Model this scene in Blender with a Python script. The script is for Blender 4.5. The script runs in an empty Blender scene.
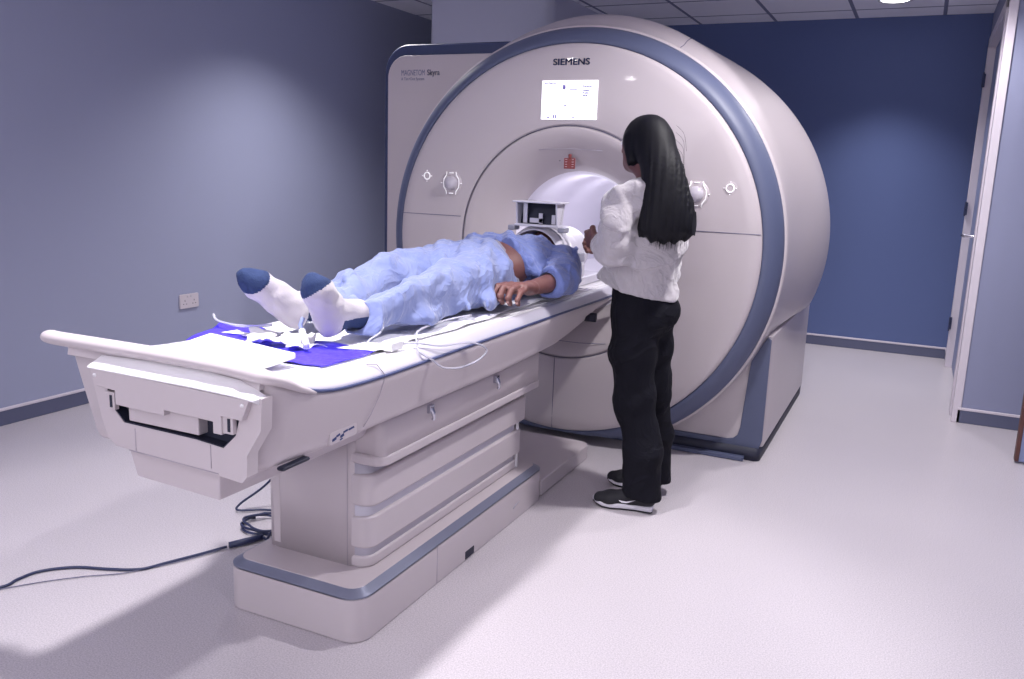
import bpy, bmesh, math, random
import numpy as np
from mathutils import Vector, Matrix, geometry, noise
random.seed(4); rng = np.random.RandomState(7)
C = bpy.context.scene.collection
PI = math.pi

# ---------------------------------------------------------------- materials
def mat(name, col, rough=.5, metal=0., spec=.5, emit=None, es=0., trans=0., bump=None, vary=None, coat=0., sheen=0., alpha=None):
    m = bpy.data.materials.new(name); m.use_nodes = True
    nt = m.node_tree; b = nt.nodes['Principled BSDF']
    b.inputs['Base Color'].default_value = (*col, 1); b.inputs['Roughness'].default_value = rough
    b.inputs['Metallic'].default_value = metal; b.inputs['Specular IOR Level'].default_value = spec
    b.inputs['Coat Weight'].default_value = coat; b.inputs['Sheen Weight'].default_value = sheen
    if emit: b.inputs['Emission Color'].default_value = (*emit, 1); b.inputs['Emission Strength'].default_value = es
    if trans: b.inputs['Transmission Weight'].default_value = trans
    tc = nt.nodes.new('ShaderNodeTexCoord'); tc.name = 'Texture Coordinate'
    if vary:                                    # (scale, second colour, detail)
        n = nt.nodes.new('ShaderNodeTexNoise'); n.inputs['Scale'].default_value = vary[0]; n.inputs['Detail'].default_value = vary[2]
        nt.links.new(tc.outputs['Object'], n.inputs['Vector'])
        r = nt.nodes.new('ShaderNodeValToRGB'); r.color_ramp.elements[0].position = .38; r.color_ramp.elements[1].position = .62
        r.color_ramp.elements[0].color = (*vary[1], 1); r.color_ramp.elements[1].color = (*col, 1)
        nt.links.new(n.outputs['Fac'], r.inputs['Fac']); nt.links.new(r.outputs['Color'], b.inputs['Base Color'])
    if bump:                                    # (scale, strength, distance)
        n = nt.nodes.new('ShaderNodeTexNoise'); n.inputs['Scale'].default_value = bump[0]; n.inputs['Detail'].default_value = 4
        nt.links.new(tc.outputs['Object'], n.inputs['Vector'])
        k = nt.nodes.new('ShaderNodeBump'); k.inputs['Strength'].default_value = bump[1]; k.inputs['Distance'].default_value = bump[2]
        nt.links.new(n.outputs['Fac'], k.inputs['Height']); nt.links.new(k.outputs['Normal'], b.inputs['Normal'])
    return m

M = {}
M['plastic'] = mat('white_plastic', (.48, .43, .455), .38, coat=.15, vary=(.7, (.46, .41, .437), 2))
M['mouth'] = mat('matt_white_plastic', (.47, .42, .445), .6, spec=.3, vary=(.7, (.45, .40, .425), 2))
M['plastic2'] = mat('table_plastic', (.53, .475, .505), .42, vary=(1.1, (.51, .455, .485), 2))
M['top'] = mat('tabletop_plastic', (.80, .78, .82), .35)
M['rail'] = mat('rail_grey', (.50, .48, .56), .4)
M['ring'] = mat('slate_blue_trim', (.078, .092, .165), .5)
M['navyring'] = mat('navy_cabinet_surround', (.030, .042, .110), .5)
M['trimline'] = mat('dark_blue_line', (.05, .065, .16), .5)
M['seam'] = mat('panel_seam', (.12, .12, .19), .7)
M['softseam'] = mat('soft_panel_seam', (.40, .36, .42), .7)
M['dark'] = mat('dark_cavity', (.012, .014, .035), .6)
M['band'] = mat('plinth_band', (.20, .215, .30), .3, metal=.3)
M['bore'] = mat('bore_lining', (.74, .71, .80), .6)
M['screen'] = mat('screen_white', (.8, .8, .85), .4, emit=(.95, .95, 1.0), es=.95)
M['screenink'] = mat('screen_ink', (.12, .09, .35), .5, emit=(.40, .35, .75), es=.2)
M['ink'] = mat('navy_lettering', (.02, .04, .15), .5)
M['greyink'] = mat('grey_lettering', (.12, .13, .22), .5)
M['red'] = mat('orange_red_tag', (.20, .04, .04), .7)
M['glow'] = mat('white_control_line', (.9, .88, .92), .4, emit=(1, .97, 1), es=.35)
M['knob'] = mat('knob_plastic', (.50, .47, .53), .3)
M['chrome'] = mat('brushed_steel', (.55, .55, .62), .25, metal=1.)
M['skin'] = mat('brown_skin', (.17, .070, .064), .5, bump=(120, .15, .002), vary=(14, (.14, .057, .053), 3))
M['nail'] = mat('fingernail', (.42, .24, .22), .35)
M['scrub'] = mat('blue_paper_scrub', (.145, .195, .47), .75, bump=(38, .5, .006), vary=(9, (.125, .17, .44), 3), sheen=.3)
M['scrub2'] = mat('blue_paper_trousers', (.185, .225, .44), .75, bump=(38, .5, .006), vary=(9, (.155, .195, .41), 3), sheen=.3)
M['waist'] = mat('pale_waistband', (.24, .23, .29), .8)
M['navy'] = mat('navy_knit', (.012, .028, .095), .9, bump=(260, .6, .003))
M['sockw'] = mat('white_knit', (.40, .37, .41), .95, bump=(200, .4, .003), sheen=.3)
M['fleece'] = mat('white_fleece', (.42, .39, .425), .95, bump=(70, .45, .006), sheen=.5)
M['pants'] = mat('black_trousers', (.0035, .0035, .008), .85, spec=.2, bump=(60, .3, .004))
M['hair'] = mat('black_hair', (.0035, .0035, .007), .62, spec=.22)
M['hairclip'] = mat('pink_hair_clip', (.62, .32, .30), .4)
M['shoe'] = mat('black_shoe_mesh', (.005, .005, .011), .75, bump=(300, .4, .002))
M['sole'] = mat('white_shoe_sole', (.66, .64, .72), .55)
M['eye'] = mat('eye_white', (.8, .8, .8), .3)
M['lip'] = mat('lips', (.28, .10, .10), .5)
M['sheet'] = mat('white_sheet', (.80, .79, .86), .85, bump=(20, .4, .006))
M['blueplastic'] = mat('ultramarine_plastic', (.075, .045, .80), .35, bump=(30, .6, .01))
M['pad'] = mat('white_foam_pad', (.86, .85, .88), .6)
M['tube'] = mat('clear_tubing', (.80, .80, .90), .15, trans=.55)
M['cable'] = mat('dark_blue_cable', (.018, .025, .075), .45)
M['socketw'] = mat('socket_plastic', (.55, .50, .55), .35)
M['coil'] = mat('coil_plastic', (.62, .60, .68), .32, coat=.2)
M['coilgrey'] = mat('coil_grey', (.30, .30, .37), .4)
M['mirror'] = mat('mirror_glass', (.25, .25, .32), .04, metal=1.)
M['wood'] = mat('brown_door_edge', (.10, .035, .03), .5, vary=(6, (.06, .02, .02), 4))
M['doorblue'] = mat('blue_grey_door', (.20, .235, .40), .45)
M['whitetrim'] = mat('white_painted_trim', (.60, .55, .62), .4)
M['hinge'] = mat('dark_hinge', (.05, .06, .12), .4, metal=.6)
M['wall_l'] = mat('pale_blue_grey_paint', (.30, .32, .45), .75, bump=(160, .12, .002))
M['wall_b'] = mat('deep_blue_paint', (.088, .122, .275), .75, bump=(160, .12, .002))
M['wall_r'] = mat('lilac_grey_paint', (.23, .245, .37), .75, bump=(160, .12, .002))
M['skirt'] = mat('vinyl_skirting', (.09, .098, .17), .5)
M['column'] = mat('lilac_column_paint', (.52, .52, .64), .7)
M['fillpane'] = mat('fill_window_pane', (.8, .8, .85), .3, emit=(1, .98, 1), es=1.0)  # glowing pane of the added fill window, out of view
FILL_WINDOW_W = 42
M['lampface'] = mat('lamp_diffuser', (.9, .9, .9), .5, emit=(1, .97, 1.0), es=9)
M['lamptrim'] = mat('lamp_trim', (.6, .6, .64), .4)

def wrinkle(m, scale, dist):
    """fine creases: a distorted noise, ridged, as bump on top of the weave"""
    nt = m.node_tree; L = nt.links.new; b = nt.nodes['Principled BSDF']; tc = nt.nodes['Texture Coordinate']
    n = nt.nodes.new('ShaderNodeTexNoise'); n.inputs['Scale'].default_value = scale; n.inputs['Detail'].default_value = 3; n.inputs['Distortion'].default_value = 1.6
    L(tc.outputs['Object'], n.inputs['Vector'])
    a = nt.nodes.new('ShaderNodeMath'); a.operation = 'SUBTRACT'; a.inputs[1].default_value = .5; L(n.outputs['Fac'], a.inputs[0])
    c = nt.nodes.new('ShaderNodeMath'); c.operation = 'ABSOLUTE'; L(a.outputs[0], c.inputs[0])
    p = nt.nodes.new('ShaderNodeMath'); p.operation = 'POWER'; p.inputs[1].default_value = .6; L(c.outputs[0], p.inputs[0])
    k = nt.nodes.new('ShaderNodeBump'); k.inputs['Strength'].default_value = .9; k.inputs['Distance'].default_value = dist; k.invert = True
    L(p.outputs[0], k.inputs['Height'])
    old = [l for l in nt.links if l.to_socket == b.inputs['Normal']]
    if old: L(old[0].from_node.outputs[0], k.inputs['Normal'])
    L(k.outputs['Normal'], b.inputs['Normal'])
for k_, sc_, di_ in (('scrub', 8, .012), ('scrub2', 7, .010), ('fleece', 7, .012), ('pants', 6, .010), ('sheet', 7, .012)): wrinkle(M[k_], sc_, di_)

def floor_mat():
    m = mat('speckled_vinyl', (.6, .55, .6), .33); nt = m.node_tree; b = nt.nodes['Principled BSDF']
    tc = nt.nodes.new('ShaderNodeTexCoord')
    n = nt.nodes.new('ShaderNodeTexNoise'); n.inputs['Scale'].default_value = 220; n.inputs['Detail'].default_value = 3; n.inputs['Roughness'].default_value = .7
    r = nt.nodes.new('ShaderNodeValToRGB'); e = r.color_ramp.elements
    e[0].position = .36; e[0].color = (.42, .39, .425, 1); e[1].position = .60; e[1].color = (.62, .572, .61, 1)
    n2 = nt.nodes.new('ShaderNodeTexNoise'); n2.inputs['Scale'].default_value = 1.3; n2.inputs['Detail'].default_value = 4
    r2 = nt.nodes.new('ShaderNodeValToRGB'); r2.color_ramp.elements[0].color = (.88, .88, .90, 1); r2.color_ramp.elements[1].color = (1, 1, 1, 1)
    mx = nt.nodes.new('ShaderNodeMixRGB'); mx.blend_type = 'MULTIPLY'; mx.inputs[0].default_value = 1
    L = nt.links.new
    L(tc.outputs['Object'], n.inputs['Vector']); L(tc.outputs['Object'], n2.inputs['Vector'])
    L(n.outputs['Fac'], r.inputs['Fac']); L(n2.outputs['Fac'], r2.inputs['Fac'])
    L(r.outputs['Color'], mx.inputs[1]); L(r2.outputs['Color'], mx.inputs[2]); L(mx.outputs['Color'], b.inputs['Base Color'])
    return m
M['floor'] = floor_mat()

def ceil_mat():
    m = mat('ceiling_tiles', (.42, .41, .50), .85); nt = m.node_tree; b = nt.nodes['Principled BSDF']; L = nt.links.new
    tc = nt.nodes.new('ShaderNodeTexCoord'); sp = nt.nodes.new('ShaderNodeSeparateXYZ'); L(tc.outputs['Object'], sp.inputs[0])
    outs = []
    for ax, off in (('X', 1.8137), ('Y', -6.95)):
        a = nt.nodes.new('ShaderNodeMath'); a.operation = 'ADD'; a.inputs[1].default_value = off + 60.0 + .3; L(sp.outputs[ax], a.inputs[0])
        f = nt.nodes.new('ShaderNodeMath'); f.operation = 'MODULO'; f.inputs[1].default_value = .6; L(a.outputs[0], f.inputs[0])
        s = nt.nodes.new('ShaderNodeMath'); s.operation = 'SUBTRACT'; s.inputs[1].default_value = .3; L(f.outputs[0], s.inputs[0])
        ab = nt.nodes.new('ShaderNodeMath'); ab.operation = 'ABSOLUTE'; L(s.outputs[0], ab.inputs[0])
        lt = nt.nodes.new('ShaderNodeMath'); lt.operation = 'LESS_THAN'; lt.inputs[1].default_value = .013; L(ab.outputs[0], lt.inputs[0])
        outs.append(lt)
    mx = nt.nodes.new('ShaderNodeMath'); mx.operation = 'MAXIMUM'; L(outs[0].outputs[0], mx.inputs[0]); L(outs[1].outputs[0], mx.inputs[1])
    c = nt.nodes.new('ShaderNodeMixRGB'); c.inputs[1].default_value = (.90, .89, .97, 1); c.inputs[2].default_value = (.22, .23, .34, 1)
    L(mx.outputs[0], c.inputs[0]); L(c.outputs[0], b.inputs['Base Color'])
    return m
M['ceiling'] = ceil_mat()

# ---------------------------------------------------------------- mesh helpers
def link(name, me, m, parent=None, smooth=True, bevel=0, seg=3, sharp=None, subsurf=0, ang=40):
    if smooth:
        me.polygons.foreach_set('use_smooth', [True] * len(me.polygons))
    o = bpy.data.objects.new(name, me); C.objects.link(o)
    for mm in (m if isinstance(m, (list, tuple)) else [m]): me.materials.append(mm)
    if parent is not None: o.parent = parent
    if sharp: me.set_sharp_from_angle(angle=math.radians(sharp))
    if bevel:
        b = o.modifiers.new('bevel', 'BEVEL'); b.width = bevel; b.segments = seg; b.limit_method = 'ANGLE'; b.angle_limit = math.radians(ang); b.harden_normals = True
    if subsurf:
        s = o.modifiers.new('sub', 'SUBSURF'); s.levels = s.render_levels = subsurf
    return o

class MB:
    def __init__(s): s.v = []; s.f = []; s.mi = []
    def add(s, v, f, mi=0):
        n = len(s.v); s.v += [tuple(map(float, p)) for p in v]; s.f += [tuple(i + n for i in q) for q in f]; s.mi += [mi] * len(f); return s
    def box(s, lo, hi, mi=0):
        (a, b, c), (d, e, f) = lo, hi
        v = [(a, b, c), (d, b, c), (d, e, c), (a, e, c), (a, b, f), (d, b, f), (d, e, f), (a, e, f)]
        return s.add(v, [(0, 3, 2, 1), (4, 5, 6, 7), (0, 1, 5, 4), (1, 2, 6, 5), (2, 3, 7, 6), (3, 0, 4, 7)], mi)
    def tube(s, pts, r, n=10, mi=0, caps=True, closed=False):
        P_ = [Vector(p) for p in pts]; R = r if isinstance(r, (list, tuple)) else [r] * len(P_)
        rings = []; up = None
        for i, p in enumerate(P_):
            if closed: t = (P_[(i + 1) % len(P_)] - P_[i - 1])
            else: t = (P_[min(i + 1, len(P_) - 1)] - P_[max(i - 1, 0)])
            t = t.normalized() if t.length > 1e-9 else Vector((0, 0, 1))
            if up is None: up = Vector((0, 0, 1)) if abs(t.z) < .9 else Vector((1, 0, 0))
            u = (up - t * up.dot(t)).normalized(); w = t.cross(u); up = u
            ru, rv = R[i] if isinstance(R[i], (tuple, list)) else (R[i], R[i])
            rings.append([p + u * (math.cos(2 * PI * k / n) * ru) + w * (math.sin(2 * PI * k / n) * rv) for k in range(n)])
        return s.rings(rings, caps and not closed, closed, mi)
    def rings(s, rings, caps=True, closed=False, mi=0):
        n = len(rings[0]); v = [p for r in rings for p in r]; f = []; m = len(rings)
        for i in range(m if closed else m - 1):
            a = i * n; b = ((i + 1) % m) * n
            for k in range(n): f.append((a + k, a + (k + 1) % n, b + (k + 1) % n, b + k))
        if caps: f.append(tuple(range(n))[::-1]); f.append(tuple(range((m - 1) * n, m * n)))
        return s.add(v, f, mi)
    def prism(s, poly, d0, d1, axis=1, holes=(), mi=0):
        """polygon in the two other axes (x,z for axis 1; x,y for 2; y,z for 0), extruded along axis."""
        def P3(p, d): return (p[0], d, p[1]) if axis == 1 else ((p[0], p[1], d) if axis == 2 else (d, p[0], p[1]))
        loops = [list(poly)] + [list(h) for h in holes]
        flat = [p for l in loops for p in l]
        tris = geometry.tessellate_polygon([[Vector((p[0], p[1], 0)) for p in l] for l in loops])
        n = len(flat); v = [P3(p, d0) for p in flat] + [P3(p, d1) for p in flat]
        if holes: f = [tuple(t) for t in tris] + [tuple(i + n for i in t)[::-1] for t in tris]
        else: f = [tuple(range(n)), tuple(range(n, 2 * n))[::-1]]
        o = 0
        for l in loops:
            m = len(l)
            for k in range(m): a, b = o + k, o + (k + 1) % m; f.append((a, b, b + n, a + n))
            o += m
        return s.add(v, f, mi)
    def lathe(s, prof, n=96, c=(0, 0, 0), axis='y', a0=0, a1=2 * PI, fn=None, mi=0):
        full = abs(a1 - a0 - 2 * PI) < 1e-6; cnt = n if full else n + 1; v = []; f = []
        for (r, h) in prof:
            for k in range(cnt):
                a = a0 + (a1 - a0) * k / n
                if axis == 'y': p = (c[0] + r * math.cos(a), c[1] + h, c[2] + r * math.sin(a))
                elif axis == 'z': p = (c[0] + r * math.cos(a), c[1] + r * math.sin(a), c[2] + h)
                else: p = (c[0] + h, c[1] + r * math.cos(a), c[2] + r * math.sin(a))
                v.append(fn(p, a) if fn else p)
        for i in range(len(prof) - 1):
            for k in range(n if full else n):
                a = i * cnt + k; b = i * cnt + (k + 1) % cnt; f.append((a, b, b + cnt, a + cnt))
        return s.add(v, f, mi)
    def mesh(s, name, fix=True):
        me = bpy.data.meshes.new(name); me.from_pydata(s.v, [], s.f); me.polygons.foreach_set('material_index', s.mi)
        if fix:
            bm = bmesh.new(); bm.from_mesh(me); bmesh.ops.recalc_face_normals(bm, faces=bm.faces); bm.to_mesh(me); bm.free()
        me.update(); return me
    def build(s, name, m, parent=None, **k): return link(name, s.mesh(name), m, parent, **k)

def rr(x0, y0, x1, y1, r, n=6):
    """rounded rectangle outline; r one radius or four (bl, br, tr, tl)"""
    R = [r] * 4 if not isinstance(r, (list, tuple)) else list(r); out = []
    for (cx, cy, a, q) in ((x0, y0, PI, 0), (x1, y0, 1.5 * PI, 1), (x1, y1, 0, 2), (x0, y1, .5 * PI, 3)):
        q_ = max(R[q], 1e-5); X = cx + q_ * (1 if cx == x0 else -1); Y = cy + q_ * (1 if cy == y0 else -1)
        for k in range(n + 1): t = a + .5 * PI * k / n; out.append((X + q_ * math.cos(t), Y + q_ * math.sin(t)))
    return out
def spline(pts, n=8, closed=False):
    P_ = [Vector(p) for p in pts]; out = []; m = len(P_)
    for i in range(m if closed else m - 1):
        if closed: a, b, c, d = P_[i - 1], P_[i], P_[(i + 1) % m], P_[(i + 2) % m]
        else: a, b, c, d = P_[max(i - 1, 0)], P_[i], P_[i + 1], P_[min(i + 2, m - 1)]
        for k in range(n):
            t = k / n; out.append(.5 * ((2 * b) + (c - a) * t + (2 * a - 5 * b + 4 * c - d) * t * t + (-a + 3 * b - 3 * c + d) * t ** 3))
    if not closed: out.append(P_[-1])
    return out
def text(name, body, size, loc, m, parent=None, ext=.0006, bold=0, rx=PI / 2, rz=0, sx=1):
    cu = bpy.data.curves.new(name, 'FONT'); cu.body = body; cu.size = size; cu.extrude = ext
    t = bpy.data.objects.new(name, cu); C.objects.link(t)
    dg = bpy.context.evaluated_depsgraph_get(); me = bpy.data.meshes.new_from_object(t.evaluated_get(dg)); bpy.data.objects.remove(t)
    if bold:                                     # heavier strokes: the outline repeated with tiny offsets
        bm = bmesh.new(); bm.from_mesh(me); src = bm.copy()
        for dx, dy in ((bold, 0), (-bold, 0), (0, bold * .8), (0, -bold * .8)):
            m2 = bpy.data.meshes.new('t'); src.to_mesh(m2); m2.transform(Matrix.Translation((dx, dy, 0))); bm.from_mesh(m2); bpy.data.meshes.remove(m2)
        bm.to_mesh(me); bm.free(); src.free()
    me.transform(Matrix.Translation(loc) @ Matrix.Rotation(rz, 4, 'Z') @ Matrix.Rotation(rx, 4, 'X') @ Matrix.Diagonal((sx, 1, 1, 1)))
    me.materials.clear(); return link(name, me, m, parent, smooth=False)
def tag(o, label=None, cat=None, group=None, kind=None):
    if label: o['label'] = label
    if cat: o['category'] = cat
    if group: o['group'] = group
    if kind: o['kind'] = kind
    return o
def empty(name, loc, label, cat, group=None):
    o = bpy.data.objects.new(name, None); C.objects.link(o); o.empty_display_size = .05; o['_loc'] = 0; del o['_loc']
    o.location = loc; return tag(o, label, cat, group)
def keep(o):
    """child meshes are written in world coordinates: cancel the parent's offset"""
    for ch in o.children: ch.location = -o.location if ch.parent.type == 'EMPTY' else (0, 0, 0)
def struct(o): o['kind'] = 'structure'; return o

# ---------------------------------------------------------------- implicit surfaces (bodies and cloth)
class Field:
    def __init__(s, lo, hi, h):
        s.lo = np.array(lo, float); s.h = h; s.n = np.ceil((np.array(hi) - s.lo) / h).astype(int) + 1
        s.v = np.full(s.n, .2, np.float32)
    def sub(s, lo, hi):
        a = np.clip(np.floor((np.array(lo) - s.lo) / s.h).astype(int), 0, s.n); b = np.clip(np.ceil((np.array(hi) - s.lo) / s.h).astype(int) + 1, 0, s.n)
        ax = [s.lo[i] + s.h * np.arange(a[i], b[i]) for i in range(3)]
        return (slice(a[0], b[0]), slice(a[1], b[1]), slice(a[2], b[2])), np.meshgrid(*ax, indexing='ij')
    def cap(s, a, b, ra, rb=None, wide=None, k=.015, mode='add'):
        a = np.array(a, float); b = np.array(b, float); rb = ra if rb is None else rb
        ra = ra if isinstance(ra, tuple) else (ra, ra); rb = rb if isinstance(rb, tuple) else (rb, rb)
        m = max(ra + rb) + k + 6 * s.h
        sl, (X, Y, Z) = s.sub(np.minimum(a, b) - m, np.maximum(a, b) + m)
        if X.size == 0: return s
        d = b - a; L = np.linalg.norm(d); t_ = d / L if L > 1e-6 else np.array([0, 0, 1.])
        if wide is None: wide = np.array([1, 0, 0.]) if abs(t_[0]) < .8 else np.array([0, 1., 0])
        wide = np.array(wide, float); u = wide - t_ * (wide @ t_); u /= np.linalg.norm(u); w = np.cross(t_, u)
        px, py, pz = X - a[0], Y - a[1], Z - a[2]
        q = px * t_[0] + py * t_[1] + pz * t_[2]; tt = np.clip(q / max(L, 1e-6), 0, 1)
        U = px * u[0] + py * u[1] + pz * u[2]; V = px * w[0] + py * w[1] + pz * w[2]; E = q - tt * L
        ru = ra[0] + (rb[0] - ra[0]) * tt; rv = ra[1] + (rb[1] - ra[1]) * tt; rm = np.minimum(ru, rv)
        D = (np.sqrt((U / ru) ** 2 + (V / rv) ** 2 + (E / rm) ** 2) - 1) * rm
        return s.mix(sl, D, k, mode)
    def mix(s, sl, D, k, mode='add'):
        A = s.v[sl]
        if mode == 'add': h = np.maximum(k - np.abs(A - D), 0) / k; s.v[sl] = np.minimum(A, D) - h * h * k / 4
        elif mode == 'sub': D = -D; h = np.maximum(k - np.abs(A - D), 0) / k; s.v[sl] = np.maximum(A, D) + h * h * k / 4
        return s
    def chain(s, pts, rad, **k):
        for i in range(len(pts) - 1): s.cap(pts[i], pts[i + 1], rad[i], rad[i + 1], **k)
        return s
    def ell(s, c, r, R=None, k=.015, mode='add'):
        c = np.array(c, float); m = max(r) + k + 6 * s.h
        sl, (X, Y, Z) = s.sub(c - m, c + m)
        if X.size == 0: return s
        p = np.stack([X - c[0], Y - c[1], Z - c[2]], -1)
        if R is not None: p = p @ np.array(R)       # columns of R are the ellipsoid's axes
        D = (np.sqrt(((p / np.array(r)) ** 2).sum(-1)) - 1) * min(r)
        return s.mix(sl, D, k, mode)
    def cut(s, p, n, k=.004):
        """keep the side opposite to n"""
        sl, (X, Y, Z) = s.sub(s.lo, s.lo + s.n * s.h)
        n = np.array(n, float); n /= np.linalg.norm(n); D = (X - p[0]) * n[0] + (Y - p[1]) * n[1] + (Z - p[2]) * n[2]
        s.v[sl] = np.maximum(s.v[sl], D); return s
    def disp(s, fn):
        sl, (X, Y, Z) = s.sub(s.lo, s.lo + s.n * s.h); s.v[sl] = s.v[sl] + fn(X, Y, Z); return s
    def mesh(s, name, smooth=2):
        v = s.v; v[[0, -1]] = .2; v[:, [0, -1]] = .2; v[:, :, [0, -1]] = .2
        ins = v < 0
        c = np.zeros(tuple(np.array(v.shape) - 1), int)
        for dx in (0, 1):
            for dy in (0, 1):
                for dz in (0, 1): c += ins[dx:v.shape[0] - 1 + dx, dy:v.shape[1] - 1 + dy, dz:v.shape[2] - 1 + dz]
        act = (c > 0) & (c < 8); idx = -np.ones(act.shape, int); cells = np.argwhere(act); idx[act] = np.arange(len(cells))
        acc = np.zeros((len(cells), 3)); cnt = np.zeros(len(cells))
        cor = [(i, j, k) for i in (0, 1) for j in (0, 1) for k in (0, 1)]
        for a in cor:
            for ax in range(3):
                if a[ax]: continue
                b = list(a); b[ax] = 1
                va = v[tuple((cells + a).T)]; vb = v[tuple((cells + b).T)]
                x = (va < 0) != (vb < 0); t = np.where(x, va / np.where(x, va - vb, 1), 0)
                p = np.array(a, float)[None] + 0 * acc; p[:, ax] += t
                acc[x] += p[x]; cnt[x] += 1
        P_ = s.lo + s.h * (cells + acc / cnt[:, None])
        F = []
        for ax in range(3):
            o1, o2 = [(1, 2), (2, 0), (0, 1)][ax]
            sa = [slice(None)] * 3; sb = [slice(None)] * 3; sa[ax] = slice(0, -1); sb[ax] = slice(1, None)
            A = ins[tuple(sa)]; B = ins[tuple(sb)]
            for flip, q in ((False, A & ~B), (True, ~A & B)):
                e = np.argwhere(q)
                e = e[(e[:, o1] > 0) & (e[:, o2] > 0) & (e[:, o1] < v.shape[o1] - 1) & (e[:, o2] < v.shape[o2] - 1)]
                d1 = np.zeros(3, int); d1[o1] = 1; d2 = np.zeros(3, int); d2[o2] = 1
                qd = [idx[tuple((e - w).T)] for w in (d1 + d2, d2, 0 * d1, d1)]
                qd = np.stack(qd, 1); F.append(qd[:, ::-1] if flip else qd)
        F = np.concatenate(F); F = F[(F >= 0).all(1)]
        for _ in range(smooth):
            S = np.zeros_like(P_); N = np.zeros(len(P_))
            for a, b in ((0, 1), (1, 2), (2, 3), (3, 0)):
                np.add.at(S, F[:, a], P_[F[:, b]]); np.add.at(S, F[:, b], P_[F[:, a]]); np.add.at(N, F[:, a], 1); np.add.at(N, F[:, b], 1)
            P_ = P_ * .5 + .5 * S / np.maximum(N, 1)[:, None]
        me = bpy.data.meshes.new(name); me.vertices.add(len(P_)); me.vertices.foreach_set('co', P_.ravel())
        me.loops.add(F.size); me.loops.foreach_set('vertex_index', F.ravel()); me.polygons.add(len(F))
        me.polygons.foreach_set('loop_start', np.arange(len(F)) * 4); me.update(); me.validate(); return me
def waves(seed, freq, amp, stretch=(1, 1, 1), n=5, ridge=True):
    r = np.random.RandomState(seed); W = []
    for i in range(n):
        d = r.normal(size=3); d /= np.linalg.norm(d); d *= np.array(stretch); e = r.normal(size=3) * .6
        W.append((d * freq * r.uniform(.6, 1.6), e * freq * .7, r.uniform(0, 6.28), r.uniform(0, 6.28)))
    def f(X, Y, Z):
        o = 0
        for d, e, p, q in W:
            s_ = np.sin(X * d[0] + Y * d[1] + Z * d[2] + p + 1.3 * np.sin(X * e[0] + Y * e[1] + Z * e[2] + q))
            o = o + ((1 - 2 * np.abs(s_)) if ridge else s_)
        return amp * o / math.sqrt(n)
    return f
def folds(seed, freq, amp, stretch=(1, 1, 1), n=4):
    """cloth folds: few warped plane waves with narrow outward crests and wide shallow valleys"""
    r = np.random.RandomState(seed); W = []
    for i in range(n):
        d = r.normal(size=3); d /= np.linalg.norm(d); d *= np.array(stretch); e = r.normal(size=(2, 3)) * .5
        W.append((d * freq * r.uniform(.6, 1.5), e * freq * .45, r.uniform(0, 6.28, 4)))
    def f(X, Y, Z):
        o = 0
        for d, e, p in W:
            m = .5 + .5 * np.sin(X * e[1][0] + Y * e[1][1] + Z * e[1][2] + p[3])
            s_ = np.sin(X * d[0] + Y * d[1] + Z * d[2] + p[0] + 1.6 * np.sin(X * e[0][0] + Y * e[0][1] + Z * e[0][2] + p[1]))
            o = o - m * (np.exp(-(s_ - 1) ** 2 * 7.0) * 1.9 - .40)
        return amp * o
    return f
def paint(me, fn, i):
    """assign material index i to the faces whose centre passes fn"""
    n = len(me.polygons); c = np.zeros(n * 3); me.polygons.foreach_get('center', c); c = c.reshape(-1, 3)
    mi = np.zeros(n, int); me.polygons.foreach_get('material_index', mi); mi[fn(c)] = i; me.polygons.foreach_set('material_index', mi)

# ---------------------------------------------------------------- the room
XL, YB, XR, YC, HC = -3.957, 7.2915, .300, 5.33, 2.5425
X2, Y0 = 2.6, -2.6
B = lambda lo, hi: MB().box(lo, hi)
struct(B((XL - .1, Y0 - .1, -.1), (X2 + .1, YB + .1, 0)).build('floor', M['floor'], smooth=False))
struct(B((XL - .1, Y0 - .1, HC), (X2 + .1, YB + .1, HC + .1)).build('ceiling', M['ceiling'], smooth=False))
struct(B((XL - .1, Y0, 0), (XL, YB, HC)).build('wall_left', M['wall_l'], smooth=False))
struct(B((XL, YB, 0), (XR + .1, YB + .1, HC)).build('wall_back', M['wall_b'], smooth=False))
struct(B((XL, Y0 - .1, 0), (X2, Y0, HC)).build('wall_front', M['wall_l'], smooth=False))
struct(B((X2, Y0, 0), (X2 + .1, YC, HC)).build('wall_right', M['wall_r'], smooth=False))
w = MB()                                        # the far right wall: a niche wall with the door opening, and its return
w.box((XR, 7.0, 0), (XR + .12, YB, HC)); w.box((XR, 5.52, 2.30), (XR + .12, 7.0, HC)); w.box((XR, YC, 0), (X2, 5.46, HC)); w.box((XR, 5.46, 0), (XR + .12, 5.52, HC))
struct(w.build('wall_side', M['wall_r'], smooth=False))
def skirt(name, lo, hi, n):                      # skirting with a pale capping strip, n = direction of its face
    o = MB().box(lo, hi).build(name, M['skirt'], smooth=False, bevel=.004); struct(o)
    l2 = [lo[0], lo[1], hi[2] - .004]; h2 = [hi[0], hi[1], hi[2] + .010]
    for i in range(3):
        if n[i] > 0: h2[i] += .004 * n[i]
        if n[i] < 0: l2[i] += .004 * n[i]
    c = MB().box(l2, h2).build('capping_strip', M['whitetrim'], o, smooth=False, bevel=.003)
skirt('baseboard_left', (XL, Y0, 0), (XL + .012, YB, .078), (1, 0, 0))
skirt('baseboard_back', (XL + .012, YB - .012, 0), (XR, YB, .078), (0, -1, 0))
skirt('baseboard_side', (XR + .01, YC - .012, 0), (1.25, YC, .078), (0, -1, 0))
skirt('baseboard_niche', (XR - .012, 7.06, 0), (XR, YB - .012, .078), (-1, 0, 0))
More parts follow.
